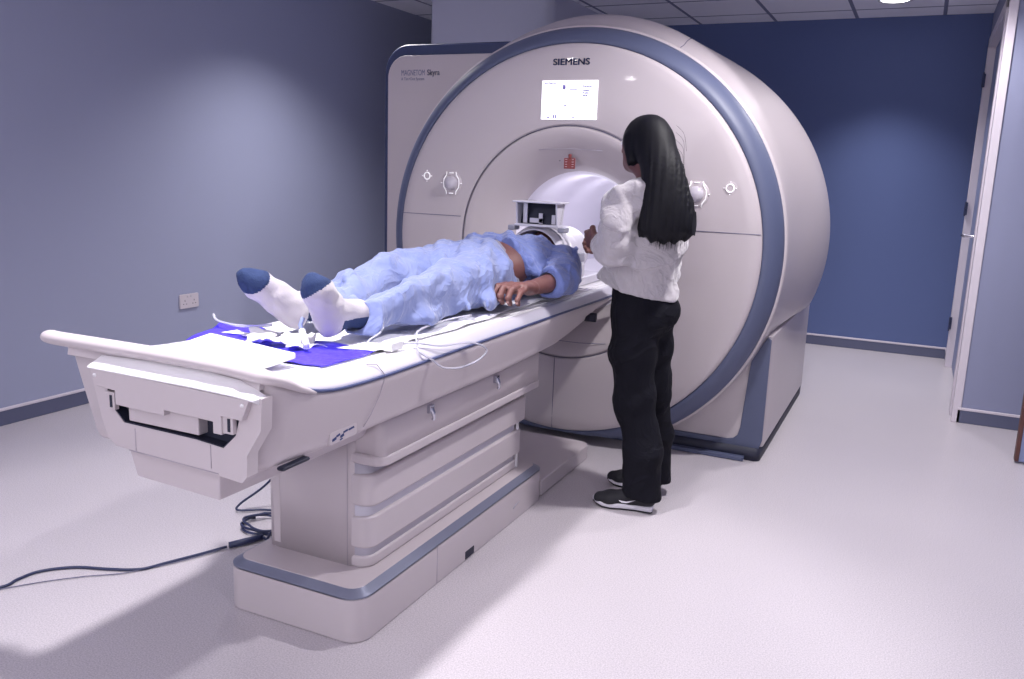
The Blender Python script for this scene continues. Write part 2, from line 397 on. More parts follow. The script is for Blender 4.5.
# the door in the niche wall: leaf, frame, hinges, lever handle
d1 = struct(B((XR + .03, 5.56, .008), (XR + .07, 6.96, 2.26)).build('door_1', M['doorblue'], smooth=False, bevel=.003))
fr = MB(); fr.box((XR - .018, 6.95, 0), (XR + .10, 7.03, 2.33)); fr.box((XR - .018, 5.47, 0), (XR + .10, 5.56, 2.33)); fr.box((XR - .018, 5.47, 2.26), (XR + .10, 7.03, 2.33))
fr.build('door_frame', M['whitetrim'], d1, smooth=False, bevel=.004)
for z in (.33, 1.16, 2.04):
    hg = MB(); hg.tube([(XR - .026, 6.90, z - .05), (XR - .026, 6.90, z + .05)], .006, 10); hg.box((XR - .026, 6.935, z - .045), (XR - .010, 6.9495, z + .045)); hg.build('hinge', M['hinge'], d1, sharp=40)
hd = MB(); hd.box((XR + .018, 5.90, .93), (XR + .03, 5.945, 1.09)); hd.tube([(XR + .03, 5.92, 1.02), (XR - .045, 5.92, 1.02), (XR - .058, 5.935, 1.02), (XR - .060, 5.96, 1.02), (XR - .060, 6.04, 1.02)], .0095, 10)
hd.build('door_handle', M['chrome'], d1, sharp=40)
ct = struct(B((XR - .014, YC - .012, 0), (XR + .03, YC + .05, HC)).build('trim_1', M['whitetrim'], smooth=False, bevel=.004))
# open door leaf cut off by the right edge of the frame
d2 = struct(B((.566, 4.665, .01), (1.35, 4.705, 2.1)).build('door_2', M['doorblue'], smooth=False, bevel=.002))
MB().box((.548, 4.660, .01), (.566, 4.710, 2.1)).build('door_edge', M['wood'], d2, smooth=False, bevel=.003)
# square column behind the scanner
col = MB().prism(rr(-3.435, 5.70, -2.47, 6.84, (.03, .10, .03, .03), 8), .02, HC, axis=2).build('trim_2', M['column'], sharp=50); struct(col)

# made-up glowing control-room window behind the viewpoint, added as frontal fill
wn = struct(MB().box((-2.7, Y0 + .001, .95), (1.3, Y0 + .02, 2.15)).build('fill_window_1', M['fillpane'], smooth=False))
wf = MB()
for lo_, hi_ in (((-2.78, Y0 + .001, .87), (1.38, Y0 + .05, .95)), ((-2.78, Y0 + .001, 2.15), (1.38, Y0 + .05, 2.23)), ((-2.78, Y0 + .001, .95), (-2.7, Y0 + .05, 2.15)), ((1.3, Y0 + .001, .95), (1.38, Y0 + .05, 2.15))): wf.box(lo_, hi_)
wf.build('fill_window_frame', M['whitetrim'], wn, smooth=False)
wl = bpy.data.lights.new('fill_window_light', 'AREA'); wl.shape = 'RECTANGLE'; wl.size = 4.0; wl.size_y = 1.2; wl.energy = FILL_WINDOW_W; wl.color = (1, .97, 1)  # soft area light that does the added window's filling
wo = bpy.data.objects.new('fill_window_light', wl); C.objects.link(wo); wo.location = (-.7, Y0 + .06, 1.55); wo.rotation_euler = (PI / 2, 0, 0)
# wall socket (double, three-pin)
so = MB().prism(rr(3.713, .4275, 3.859, .5135, .006, 4), XL + .001, XL + .011, axis=0)
sk = so.build('wall_socket', M['socketw'], bevel=.002)
tag(sk, 'white double wall socket on the pale blue-grey left wall above the skirting', 'socket')
for cy in (3.750, 3.822):
    h = MB()
    for (dy, dz, wy, wz) in ((0, .008, .004, .009), (-.011, -.012, .007, .004), (.011, -.012, .007, .004)):
        h.box((XL + .0105, cy + dy - wy / 2, .466 + dz - wz / 2), (XL + .0118, cy + dy + wy / 2, .466 + dz + wz / 2))
    h.build('pin_holes', M['dark'], sk, smooth=False)
for cy in (3.772, 3.800):
    MB().box((XL + .010, cy - .005, .493), (XL + .014, cy + .005, .505)).build('rocker_switch', M['knob'], sk, bevel=.001)

# ---------------------------------------------------------------- the scanner
CX, CZ = -1.522, .980
mri = empty('mri_scanner', (CX, 4.7, 0), 'large white scanner with a round slate-blue ringed face and a lit tunnel', 'mri scanner')
def clampz(z0):
    return lambda p, a: (p[0], p[1], max(p[2], z0))
# face disc
MB().lathe([(.552, 3.795), (.555, 3.787), (.562, 3.785), (.70, 3.785), (.85, 3.7855), (.895, 3.787), (.912, 3.793), (.919, 3.806)], 160, (CX, 0, CZ), fn=clampz(.05)).build('face_panel', M['plastic'], mri)
# funnel-shaped mouth
MB().lathe([(.549, 3.797), (.546, 3.788), (.538, 3.786), (.50, 3.797), (.465, 3.815), (.435, 3.838), (.405, 3.868), (.38, 3.90), (.358, 3.94), (.345, 3.98)], 120, (CX, 0, CZ)).build('mouth_funnel', M['mouth'], mri)
MB().lathe([(.345, 3.98), (.336, 4.0), (.328, 4.03), (.325, 4.08), (.325, 4.6), (.325, 5.2), (.33, 5.34), (.40, 5.45), (.46, 5.50)], 120, (CX, 0, CZ)).build('bore_tube', M['bore'], mri)
# blue ring
MB().lathe([(.918, 3.812), (.919, 3.803), (.924, 3.799), (.945, 3.806), (.968, 3.824), (.988, 3.85), (1.000, 3.878), (1.0, 3.884)], 200, (CX, 0, CZ), fn=clampz(.05)).build('face_ring', M['ring'], mri)
# body
def smooth01(t): t = max(0, min(1, t)); return t * t * (3 - 2 * t)
def bodyfn(p, a):
    x, y, z = p; c, sn = math.cos(a), math.sin(a)
    if y > 3.89 and math.hypot(x - CX, z - CZ) > .6:
        fade = 1 - .9 * smooth01((y - 5.05) / .45)
        x += math.copysign(1, c) * abs(c) ** 1.3 * .062 * smooth01((y - 4.0) / .95) * fade
        z += max(0, sn) ** 1.2 * .075 * smooth01((y - 3.885) / .20) * fade
    if z < .61: x = max(CX - .945, min(CX + .945, x))
    return (x, y, max(z, .04))
prof = [(.99, 3.885), (1.003, 3.882), (1.010, 3.888), (1.012, 3.90), (1.0125, 3.93), (1.013, 3.97), (1.0135, 4.02), (1.014, 4.08), (1.014, 4.15), (1.014, 4.3), (1.014, 4.5), (1.014, 4.7), (1.014, 4.85), (1.014, 5.0), (1.013, 5.1), (1.008, 5.2), (.99, 5.3), (.95, 5.39), (.90, 5.45), (.82, 5.49), (.6, 5.505), (.46, 5.505)]
MB().lathe(prof, 200, (CX, 0, CZ), fn=bodyfn).build('body_shell', M['plastic'], mri)
# short seam on top right of the shell
sp = []
for k in range(12):
    y = 3.90 + k * .055; a = math.radians(62.5)
    p = bodyfn((CX + 1.0145 * math.cos(a), y, CZ + 1.0145 * math.sin(a)), a); sp.append(p)
MB().tube(sp, .0018, 6).build('shell_seam', M['seam'], mri)
# lower housing
HXL, HXR = CX - .955, CX + .967
MB().prism(rr(HXL, 4.03, HXR, 5.54, (.03, .03, .08, .08), 5), .062, .605, axis=2).build('lower_housing', M['plastic'], mri, bevel=.008)
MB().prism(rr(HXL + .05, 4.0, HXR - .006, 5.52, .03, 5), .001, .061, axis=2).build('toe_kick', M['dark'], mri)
MB().box((CX - .85, 3.965, .002), (HXR - .075, 4.0, .022)).build('front_sill', M['ring'], mri, bevel=.003)
# the L-shaped blue band framing a white triangle, either side
def arcpts(r, y, a0, a1, n=20):
    return [(CX + r * math.cos(math.radians(a0 + (a1 - a0) * k / n)), CZ + r * math.sin(math.radians(a0 + (a1 - a0) * k / n))) for k in range(n + 1)]
for sg in (1, -1):
    E_ = lambda pts: [(CX + sg * (p[0] - CX), p[1]) for p in pts]
    outer = [(CX + .40, .050), (HXR - .05, .050), (HXR - .015, .062), (HXR - .004, .10), (HXR - .004, .585), (HXR - .022, .60)] + [(HXR - .085, .48), (-.6452, .44), (-.665, .15), (-.675, .11), (-.695, .092), (-.725, .085), (CX + .40, .085)]
    MB().prism(E_(outer), 4.018, 4.034, axis=1).build('housing_band', M['ring'], mri, bevel=.002)
# panel seams on the face
def seam(name, pts, r=.0017, m='seam'): MB().tube(pts, r, 6).build(name, M[m], mri)
seam('face_seam', [(CX - .908, 3.791, 1.083), (CX - .892, 3.7865, 1.083), (CX - .75, 3.7848, 1.083), (CX - .562, 3.784, 1.083)])
seam('face_seam', [(CX + .908, 3.791, 1.083), (CX + .892, 3.7865, 1.083), (CX + .75, 3.7848, 1.083), (CX + .562, 3.784, 1.083)])
seam('face_seam', [(CX - .02, 3.784, .425), (CX - .02, 3.785, .2), (CX - .02, 3.789, .06)])
seam('mouth_seam', [(CX - .33, 3.797, .528), (CX - .1, 3.789, .512), (CX + .1, 3.789, .512), (CX + .33, 3.797, .528)], .0015)
seam('mouth_seam', [(CX + .5505 * math.cos(2 * PI * k / 96), 3.787, CZ + .5505 * math.sin(2 * PI * k / 96)) for k in range(97)], .0015)
seam('mouth_crease', [(CX - .16, 3.8125, CZ + .440), (CX - .08, 3.8225, CZ + .444), (CX, 3.8265, CZ + .446), (CX + .08, 3.8225, CZ + .444), (CX + .16, 3.8125, CZ + .440)], .002, 'softseam')
# controls: two dials and two small round buttons
for sx in (-1, 1):
    x, z = CX + sx * .618, 1.244
    base = MB().lathe([(.0, 3.780), (.050, 3.780), (.056, 3.782), (.058, 3.786)], 40, (x, 0, z)).build('control_dial', M['plastic'], mri)
    MB().lathe([(.0, 3.748), (.020, 3.750), (.030, 3.757), (.034, 3.768), (.034, 3.782)], 32, (x, 0, z)).build('dial_knob', M['knob'], base)
    g = MB()
    for q in (-1, 1):
        g.tube([(x + q * .026, 3.7795, z + .056), (x + q * .028, 3.7795, z + .040), (x + q * .042, 3.7795, z + .020), (x + q * .044, 3.7795, z), (x + q * .042, 3.7795, z - .020), (x + q * .028, 3.7795, z - .040), (x + q * .026, 3.7795, z - .056)], .0026, 6)
        g.tube([(x - .012, 3.7795, z + q * .050), (x + .012, 3.7795, z + q * .050)], .0025, 6)
        g.tube([(x + q * .052, 3.7795, z), (x + q * .060, 3.7795, z)], .0022, 6)
    g.build('dial_lines', M['glow'], base)
    x, z = CX + sx * .762, 1.275
    base = MB().lathe([(.0, 3.785), (.030, 3.785), (.034, 3.7865), (.035, 3.790)], 32, (x, 0, z)).build('control_button', M['plastic'], mri)
    g = MB().lathe([(.014, 3.785), (.015, 3.782), (.019, 3.782), (.020, 3.785)], 32, (x, 0, z))
    for q in (-1, 1): g.tube([(x + q * .024, 3.784, z), (x + q * .029, 3.784, z)], .0022, 6); g.tube([(x, 3.784, z + q * .024), (x, 3.784, z + q * .029)], .0022, 6)
    g.build('button_ring', M['glow'], base)
# screen with its small print
scr = MB().box((-1.666, 3.7815, 1.557), (-1.390, 3.787, 1.732)).build('display_screen', M['screen'], mri, smooth=False)
tx = lambda b, s, x, z, m='screenink': text('screen_print', b, s, (x, 3.7811, z), M[m], scr, ext=.0002, bold=.0005)
tx('Patient Registration', .0085, -1.658, 1.7185); tx('Home', .017, -1.462, 1.700); tx('Patient\nPosition\nSetup', .011, -1.462, 1.684)
tx('HFS', .011, -1.555, 1.615)
g = MB()
for (a, b, c, d) in ((-1.562, 1.692, -1.548, 1.712), (-1.53, 1.690, -1.488, 1.693), (-1.545, 1.700, -1.505, 1.702), (-1.606, 1.562, -1.599, 1.578), (-1.594, 1.562, -1.587, 1.578), (-1.636, 1.563, -1.622, 1.568), (-1.552, 1.592, -1.548, 1.606), (-1.51, 1.563, -1.498, 1.568)):
    MB().box((a, 3.7808, b), (c, 3.7816, d)).build('screen_icon', M['screenink'], scr, smooth=False)
text('maker_lettering', 'SIEMENS', .0400, (-1.617, 3.7842, 1.801), M['ink'], mri, bold=.0011, ext=.0008, sx=1.22)
# orange-red tag hanging above the mouth
tg = MB().box((-1.562, 3.838, 1.334), (-1.505, 3.842, 1.384)); tg.tube([(-1.533, 3.84, 1.384), (-1.533, 3.84, 1.402)], .008, 8)
tgo = tg.build('warning_tag', M['red'], mri, bevel=.002)
for dz in (.345, .356, .367, .378):
    for x in (-1.550, -1.517): MB().box((x - .005, 3.8368, 1 + dz - .002), (x + .005, 3.8378, 1 + dz)).build('tag_print', M['whitetrim'], tgo, smooth=False)
MB().lathe([(0, 3.875), (.005, 3.875), (.006, 3.885)], 12, (-1.60, 0, 1.374)).build('camera_eye', M['dark'], mri)
# square side cabinet of the scanner with dark surround
cab = MB().prism(rr(-2.775, .03, -1.9, 1.968, (.02, .02, .02, .15), 10), 4.13, 5.45, axis=1).build('side_cabinet', M['navyring'], mri, bevel=.012, seg=4, ang=60)
MB().prism(rr(-2.742, .05, -1.9, 1.908, (.01, .01, .01, .115), 10), 4.112, 4.135, axis=1).build('cabinet_front', M['plastic'], cab, bevel=.004)
text('cabinet_lettering', 'MAGNETOM', .043, (-2.656, 4.1118, 1.803), M['greyink'], cab, sx=.62)
text('cabinet_lettering', 'Skyra', .043, (-2.492, 4.1118, 1.803), M['greyink'], cab, bold=.0008, sx=.84)
text('cabinet_lettering', 'A Tim+Dot System', .022, (-2.656, 4.1118, 1.778), M['greyink'], cab, sx=.85)
keep(mri)

# ---------------------------------------------------------------- the patient table
TX = -1.525
tab = empty('patient_table', (TX, 2.6, 0), 'long white patient table on a telescopic column and plinth, running into the scanner tunnel', 'examination table')
def sect(y, wt, wb, zt, zb, rt=.008, rb=.028):
    """hull section: top width wt, bottom width wb"""
    half = [(wt - .004, zt)]
    half += [(wt, zt - rt)]
    n = 7
    for k in range(1, n): t = k / n; half.append((wt + (wb - wt) * (t ** 1.1), zt - rt + (zb + rb - zt + rt) * t))
    for k in range(7):
        t = k / 6 * PI / 2; half.append((wb - rb + rb * math.cos(t), zb + rb - rb * math.sin(t)))
    return [(TX + x, y, z) for x, z in half] + [(TX - x, y, z) for x, z in half[::-1]]
def ztop(y):
    xs = [1.33, 1.38, 1.417, 1.47, 1.53, 1.58, 1.63, 1.72, 1.83, 2.9, 3.9]; zs = [.880, .862, .843, .822, .805, .796, .791, .787, .785, .785, .782]
    return float(np.interp(y, xs, zs))
ys = [1.376, 1.38, 1.39, 1.395, 1.42, 1.45, 1.48, 1.53, 1.58, 1.63, 1.72, 1.83, 2.2, 2.6, 2.9, 3.1, 3.3, 3.5, 3.65, 3.76, 3.82]
def wt(y): return float(np.interp(y, [1.376, 1.38, 1.39, 1.405, 1.42, 1.5, 1.9], [.294, .302, .311, .317, .320, .320, .320])) if y < 3.5 else float(np.interp(y, [3.5, 3.82], [.320, .312]))
def wb(y): return float(np.interp(y, [1.376, 1.39, 1.42, 1.6, 2.6, 3.1, 3.82], [.236, .250, .270, .284, .286, .268, .20]))
def zb(y): return float(np.interp(y, [1.376, 1.39, 1.42, 2.8, 3.1, 3.4, 3.65, 3.82], [.652, .640, .634, .632, .636, .650, .675, .70]))
MB().rings([sect(y, wt(y), wb(y), ztop(y) - .002, zb(y)) for y in ys]).build('table_hull', M['plastic2'], tab, sharp=60)
# dark edge line along both sides
for sg in (-1, 1):
    MB().tube([(TX + sg * (wt(y) - .001), y, ztop(y) + .001) for y in np.linspace(1.40, 3.80, 90)], .0045, 8).build('edge_line', M['trimline'], tab)
# grey side rails sloping up from the line, one each side, then the white tabletop
yt = list(np.linspace(1.372, 2.0, 26)) + [2.4, 2.9, 3.4, 3.8]
def rise(y): return .034 * float(np.interp(y, [1.372, 1.42, 1.5, 1.6], [.25, .45, .8, 1]))
for sg in (-1, 1):
    ring = []
    for y in yt:
        o_, z_ = wt(y), ztop(y); h = rise(y)
        prof_ = [(o_ - .002, z_ + .004), (o_ - .006, z_ + .010), (o_ - .022, z_ + h * .82), (o_ - .032, z_ + h), (o_ - .040, z_ + h), (o_ - .040, z_ - .01), (o_ - .004, z_ - .01)]
        ring.append([(TX + sg * x, y, z) for x, z in prof_])
    MB().rings(ring).build('side_rail', M['rail'], tab, sharp=50)
ring = []
for y in yt:
    o_, z_ = wt(y) - .041, ztop(y); h = rise(y)
    P2 = [(-o_, z_ - .01), (-o_, z_ + h), (-.265, z_ + h + .001), (-.262, z_ + h - .004), (-.255, z_ + h - .004), (-.252, z_ + h + .001), (-.24, z_ + h + .001), (-.236, z_ + h - .004), (-.229, z_ + h - .004), (-.226, z_ + h + .001)]
    P2 += [(0, z_ + h - .004)] + [(-x, z) for x, z in P2[::-1]]
    ring.append([(TX + x, y, z) for x, z in P2])
tt = MB().rings(ring); tt.build('tabletop', M['top'], tab, sharp=30)
MB().prism([(TX - .245, .795), (TX + .245, .795), (TX + .245, .812), (TX + .2, .818), (TX - .2, .818), (TX - .245, .812)], 3.80, 5.2, axis=1).build('tabletop_extension', M['top'], tab, bevel=.003)
# hull features: label, dark grip slot, port near the scanner, panel joint
MB().prism(rr(1.612, .646, 1.722, .677, .005, 4), TX + .270, TX + .2895, axis=0).build('side_label', M['plastic2'], tab, bevel=.001)
for (y, z, a, b) in ((1.628, .658, .009, .005), (1.644, .664, .008, .004), (1.660, .659, .008, .005), (1.674, .667, .010, .0035), (1.698, .668, .013, .0035), (1.656, .651, .006, .0025)):
    MB().prism([(y - a * .8, z - b), (y + a, z - b * .4), (y + a * .8, z + b), (y - a, z + b * .3)], TX + .289, TX + .2902, axis=0).build('label_symbol', M['ink'], tab, smooth=False)
MB().box((TX + .262, 1.448, .6285), (TX + .2835, 1.545, .6375)).build('grip_slot', M['dark'], tab, bevel=.006)
MB().prism(rr(3.53, .668, 3.556, .708, .012, 5), TX + .22, TX + .272, axis=0).build('side_port', M['dark'], tab)
MB().tube([(TX + .3215, 1.80, .782), (TX + .3135, 1.79, .74), (TX + .300, 1.77, .69), (TX + .286, 1.755, .655)], .0012, 6).build('hull_joint', M['softseam'], tab)
MB().tube([(TX + .323, 1.80, .788), (TX + .303, 1.79, .817), (TX + .292, 1.76, .822)], .0012, 6).build('rail_joint', M['softseam'], tab)
# end handle: bar across the foot end with out-turned tips
hp = spline([(-1.945, 1.405, .872), (-1.89, 1.380, .876), (-1.75, 1.366, .881), (-1.52, 1.362, .883), (-1.32, 1.364, .880), (-1.235, 1.372, .871), (-1.205, 1.405, .856), (-1.204, 1.46, .829), (-1.206, 1.52, .805)], 7)
nh = len(hp); hr = []
for i in range(nh):
    t = i / (nh - 1); q = min(1, (i + .6) / 4) ** .5
    if t < .62: a = (.0165 * q, .024 * q)
    else: u = (t - .62) / .38; a = (.0165 * (1 - u) + .004 * u, .024 * (1 - u) + .005 * u)
    hr.append(a)
hb = MB().tube(hp, hr, 16); hbo = hb.build('end_handle', M['plastic2'], tab)
br = MB()                                        # bracket under the left tip
br.rings([[(x0, y0, z), (x0 + .002, 1.43, z + .004), (TX - .27, 1.43, z + .004), (TX - .27, 1.385, z)] for x0, y0, z in ((-1.925, 1.392, .872), (-1.900, 1.392, .866), (-1.878, 1.392, .860), (-1.861, 1.393, .852), (-1.848, 1.394, .843), (-1.839, 1.395, .833), (-1.833, 1.397, .818), (-1.826, 1.402, .79), (-1.81, 1.41, .76))])
br.build('handle_bracket', M['plastic2'], tab, sharp=50)
ap = MB().rings([[(x, 1.360, .845 + z * .3), (x, 1.366, .876 + z), (x, 1.395, .880 + z), (x, 1.43, .860 + z), (x, 1.43, .84)] for x, z in ((TX - .30, 0), (TX, 0), (TX + .26, -.006), (TX + .296, -.016))])
ap.build('handle_apron', M['plastic2'], tab, bevel=.005)
# fascia: front plate with a cut-out, hood over it, drawer, latches
body = [(-1.722, .842), (-1.706, .780), (-1.688, .715), (-1.672, .672), (-1.645, .653), (-1.34, .640), (-1.262, .634), (-1.248, .650), (-1.245, .700), (-1.206, .760), (-1.202, .832)]
hole = [(-1.668, .797), (-1.655, .751), (-1.615, .714), (-1.392, .711), (-1.312, .705), (-1.276, .739), (-1.262, .785)]
MB().prism(body, 1.338, 1.372, axis=1, holes=[hole]).build('fascia_plate', M['plastic2'], tab, sharp=30)
MB().box((-1.678, 1.366, .698), (-1.250, 1.377, .803)).build('fascia_recess', M['dark'], tab, smooth=False)  # near-black backing puts the recess shade into its colour
cxh = sum(p[0] for p in hole) / 7; czh = .757
MB().prism(hole, 1.3395, 1.3725, axis=1, holes=[[(cxh + (x - cxh) * .985, czh + (z - czh) * .94) for x, z in hole]]).build('recess_shade', M['dark'], tab, smooth=False)  # added dark ring paints shade over the cut-out's light plastic walls
hood = [(-1.698, .838), (-1.686, .797), (-1.622, .793), (-1.621, .760), (-1.469, .757), (-1.469, .770), (-1.325, .767), (-1.325, .741), (-1.300, .741), (-1.301, .783), (-1.244, .781), (-1.222, .829)]
hm = MB().prism(hood, 1.322, 1.340, axis=1)
hm.build('fascia_hood', M['plastic2'], tab, bevel=.002)
# bright shelf on top of the hood, curving at its right end
shelf = [(-1.706, .836, .860), (-1.55, .835, .866), (-1.38, .834, .866), (-1.28, .832, .858), (-1.23, .830, .842), (-1.208, .828, .832)]
MB().rings([[(x, 1.319, a), (x, 1.319, a + .004), (x, 1.362, b), (x, 1.366, b - .03)] for x, a, b in shelf]).build('fascia_shelf', M['top'], tab, bevel=.002)
MB().box((-1.600, 1.339, .721), (-1.384, 1.372, .764)).build('fascia_drawer', M['plastic2'], tab, bevel=.003)
for x in (-1.644, -1.287):
    lb = MB().box((x - .016, 1.327, .744), (x + .014, 1.340, .786)).build('latch_block', M['plastic2'], tab, bevel=.002)
    MB().box((x + .000, 1.3255, .750), (x + .007, 1.3285, .779)).build('latch_slot', M['dark'], lb, smooth=False)
for x, z in ((-1.684, .822), (-1.240, .816)): MB().lathe([(0, 1.318), (.004, 1.319), (.0045, 1.324)], 12, (x, 0, z)).build('fascia_screw', M['top'], tab)
for x in (-1.580, -1.349): MB().tube([(x, 1.3375, .706), (x, 1.3375, .652)], .0010, 6).build('fascia_joint', M['softseam'], tab)
MB().tube([(-1.604, 1.3375, .650), (-1.328, 1.3375, .643)], .0012, 6).build('fascia_joint', M['softseam'], tab)
# lower box under the foot end
MB().rings([[(-1.626, 1.355, .652), (-1.608, 1.361, .577), (-1.350, 1.361, .568), (-1.342, 1.355, .648)], [(-1.66, 1.93, .645), (-1.64, 1.93, .56), (-1.36, 1.93, .56), (-1.32, 1.93, .645)]]).build('lower_box', M['plastic2'], tab, bevel=.004)
# telescopic column
MB().prism(rr(-1.718, 1.925, -1.385, 3.02, .03, 5), .15, .655, axis=2).build('column_core', M['plastic2'], tab)
MB().box((-1.690, 1.9235, .17), (-1.665, 1.9265, .50)).build('column_cover_strip', M['plastic2'], tab, bevel=.003)
MB().tube([(-1.415, 1.9245, .60), (-1.415, 1.9245, .155)], .0010, 6).build('column_seam', M['softseam'], tab)
for sg in (1, -1):
    for (z0, z1, xo, ye) in ((.152, .190, .180, 2.96), (.213, .314, .186, 2.985), (.345, .444, .192, 3.01), (.474, .508, .230, 3.05)):
        x0, x1 = sorted((TX - .01 * (sg < 0) + sg * .05, TX + sg * xo))
        MB().prism(rr(x0, 1.928, x1, ye, (.045, .045, .03, .03), 6), z0, z1, axis=2).build('column_panel', M['plastic2'], tab, bevel=.009, ang=60)
    x0, x1 = sorted((TX + sg * .05, TX + sg * .226))
    MB().prism(rr(x0, 1.935, x1, 3.04, (.03, .03, .02, .02), 5), .490, .655, axis=2).build('column_neck', M['plastic2'], tab)
    x0, x1 = sorted((TX + sg * .05, TX + sg * .174))
    MB().prism(rr(x0, 1.933, x1, 2.96, .04, 5), .15, .50, axis=2).build('column_groove_wall', M['rail'], tab)
    MB().box((TX + sg * .1775 - .003, 2.945, .155), (TX + sg * .1775 + .004, 2.955, .49)).build('rear_guide', M['top'], tab, smooth=False)
for (y, z) in ((2.184, .585), (2.635, .585)):
    hk = MB(); xh = TX + .227
    hk.box((xh - .001, y - .012, z - .006), (xh + .012, y + .014, z + .020)); hk.tube([(xh + .008, y, z + .01), (xh + .016, y, z - .005), (xh + .017, y + .002, z - .022), (xh + .012, y + .004, z - .028)], [.009, .007, .005, .006], 8)
    hko = hk.build('cable_hook', M['chrome'], tab, bevel=.002)
    MB().box((xh - .001, y + .018, z - .022), (xh + .002, y + .034, z - .010)).build('hook_plate', M['rail'], hko, smooth=False)
# plinth
px0, px1, py0, py1 = -1.763, -1.274, 1.786, 3.075
MB().prism(rr(px0, py0, px1, py1, .06, 8), .001, .136, axis=2).build('plinth', M['plastic2'], tab, bevel=.003)
o1 = rr(px0, py0, px1, py1, .06, 8); o2 = rr(px0 + .026, py0 + .026, px1 - .026, py1 - .026, .042, 8)
MB().rings([[(x, y, .130) for x, y in o1], [(x, y, .137) for x, y in o1], [(x, y, .152) for x, y in o2], [(x, y, .130) for x, y in o2]], caps=False, closed=True).build('plinth_band', M['band'], tab, sharp=30)
MB().prism(o2, .130, .1535, axis=2).build('plinth_top', M['plastic2'], tab, bevel=.002)
MB().tube([(px1 + .0005, 2.21, .134), (px1 + .0005, 2.21, .006)], .0012, 6).build('plinth_joint', M['softseam'], tab)
MB().box((px1 - .03, 2.40, .004), (px1 + .0015, 2.465, .034)).build('plinth_notch', M['dark'], tab, bevel=.003)
MB().tube([(px1 + .001, 2.78, .055), (px1 + .004, 2.79, .066), (px1 + .004, 2.82, .070), (px1 + .002, 2.83, .066)], .002, 6).build('plinth_clip', M['rail'], tab)
# low cable cover on the floor between plinth and scanner
MB().prism(rr(-1.70, 3.075, -1.285, 3.66, (.005, .005, .06, .06), 8), .002, .070, axis=2).build('floor_duct', M['plastic2'], tab, bevel=.012)
keep(tab)

# ---------------------------------------------------------------- things lying on the table
def cloth(name, x0, x1, y0, y1, zf, m, nx, ny, label, cat, edge=None, th=.002, amp=.004, seed=1, freq=22):
    w_ = waves(seed, freq, amp, n=4, ridge=False); v = []; f = []
    for i in range(nx + 1):
        for j in range(ny + 1):
            s_, t_ = i / nx, j / ny
            X = x0 + (x1 - x0) * s_; Y = y0 + (y1 - y0) * t_
            if edge: X, Y = edge(s_, t_, X, Y)
            Z = zf(X, Y) + abs(float(w_(X, Y, 0)))
            v.append((X, Y, Z))
    for i in range(nx):
        for j in range(ny): a = i * (ny + 1) + j; f.append((a, a + ny + 1, a + ny + 2, a + 1))
    o = MB().add(v, f).build(name, m); md = o.modifiers.new('thickness', 'SOLIDIFY'); md.thickness = th; md.offset = 1
    return tag(o, label, cat)
ttop = lambda y: ztop(y) + rise(y)
def bedge(s_, t_, X, Y):
    n_ = noise.noise(Vector((X * 9, Y * 9, 3.3))) * .03
    return X - .10 * (1 - s_) * (t_), Y - .07 * (s_ - .5) + n_ + .02 * math.sin(s_ * 9)
cloth('plastic_sheet', -1.80, -1.290, 1.66, 1.90, lambda X, Y: ttop(Y) + .003, M['blueplastic'], 46, 26, 'bright blue plastic sheet spread on the table under the feet', 'plastic sheet', bedge, amp=.006, seed=5, freq=30)
def sedge(s_, t_, X, Y):
    n_ = noise.noise(Vector((X * 6, Y * 6, 1.3))) * .025
    return X + n_ * (1 - abs(t_ - .5)), Y + n_ * 2 * (1 - t_)
cloth('bed_sheet', -1.79, -1.285, 1.86, 3.45, lambda X, Y: ttop(Y) + .004, M['sheet'], 34, 80, 'white sheet covering the table under the lying person', 'sheet', sedge, amp=.004, seed=9, freq=16)
# crumpled tissue on the blue plastic
cr = waves(21, 55, .010, n=5)
def tedge(s_, t_, X, Y): return X + .03 * math.sin(t_ * 7), Y + .035 * math.sin(s_ * 11 + 1)
cloth('paper_towel', -1.67, -1.43, 1.755, 1.85, lambda X, Y: ttop(Y) + .012 + abs(float(cr(X, Y, 0))), M['pad'], 40, 18, 'crumpled white paper towel on the blue plastic sheet in front of the feet', 'paper towel', tedge, th=.0015, amp=.006, seed=3, freq=40)
# foam pad: a thin slab on a thicker board
zt_ = .834
pad1 = MB(); ca = [(-1.640, 1.508), (-1.690, 1.690), (-1.345, 1.622), (-1.325, 1.440)]
pad1.prism(ca, zt_ + .014, zt_ + .029, axis=2)
p1 = pad1.build('foam_pad', M['pad'], bevel=.004); tag(p1, 'thin white rectangular foam pad at the foot end of the table, lying on top', 'pad')
pad2 = MB(); pad2.prism([(-1.690, 1.577), (-1.70, 1.64), (-1.40, 1.585), (-1.352, 1.478), (-1.50, 1.505)], zt_ + .0015, zt_ + .0125, axis=2)
p2 = pad2.build('foam_board', M['rail'], bevel=.002); tag(p2, 'narrow grey-edged board lying under the white foam pad near the end handle', 'board')
# bundle of small tubes near the right foot
bn = MB(); b0 = Vector((-1.44, 1.775, .852))
bn.tube([b0 + Vector((-.035, .03, .022)), b0 + Vector((.045, -.05, .006))], .009, 12)
bno = bn.build('squeeze_grip', M['pad']); tag(bno, 'white tubular grip lying in front of the right-hand foot', 'grip')
MB().tube([b0 + Vector((-.035, .03, .022)), b0 + Vector((-.05, .042, .035)), b0 + Vector((-.046, .05, .055))], .006, 10).build('grip_tip', M['scrub2'], bno)
MB().tube([b0 + Vector((.012, -.018, .013)), b0 + Vector((.02, -.026, .011))], .0095, 12).build('grip_band', M['rail'], bno)
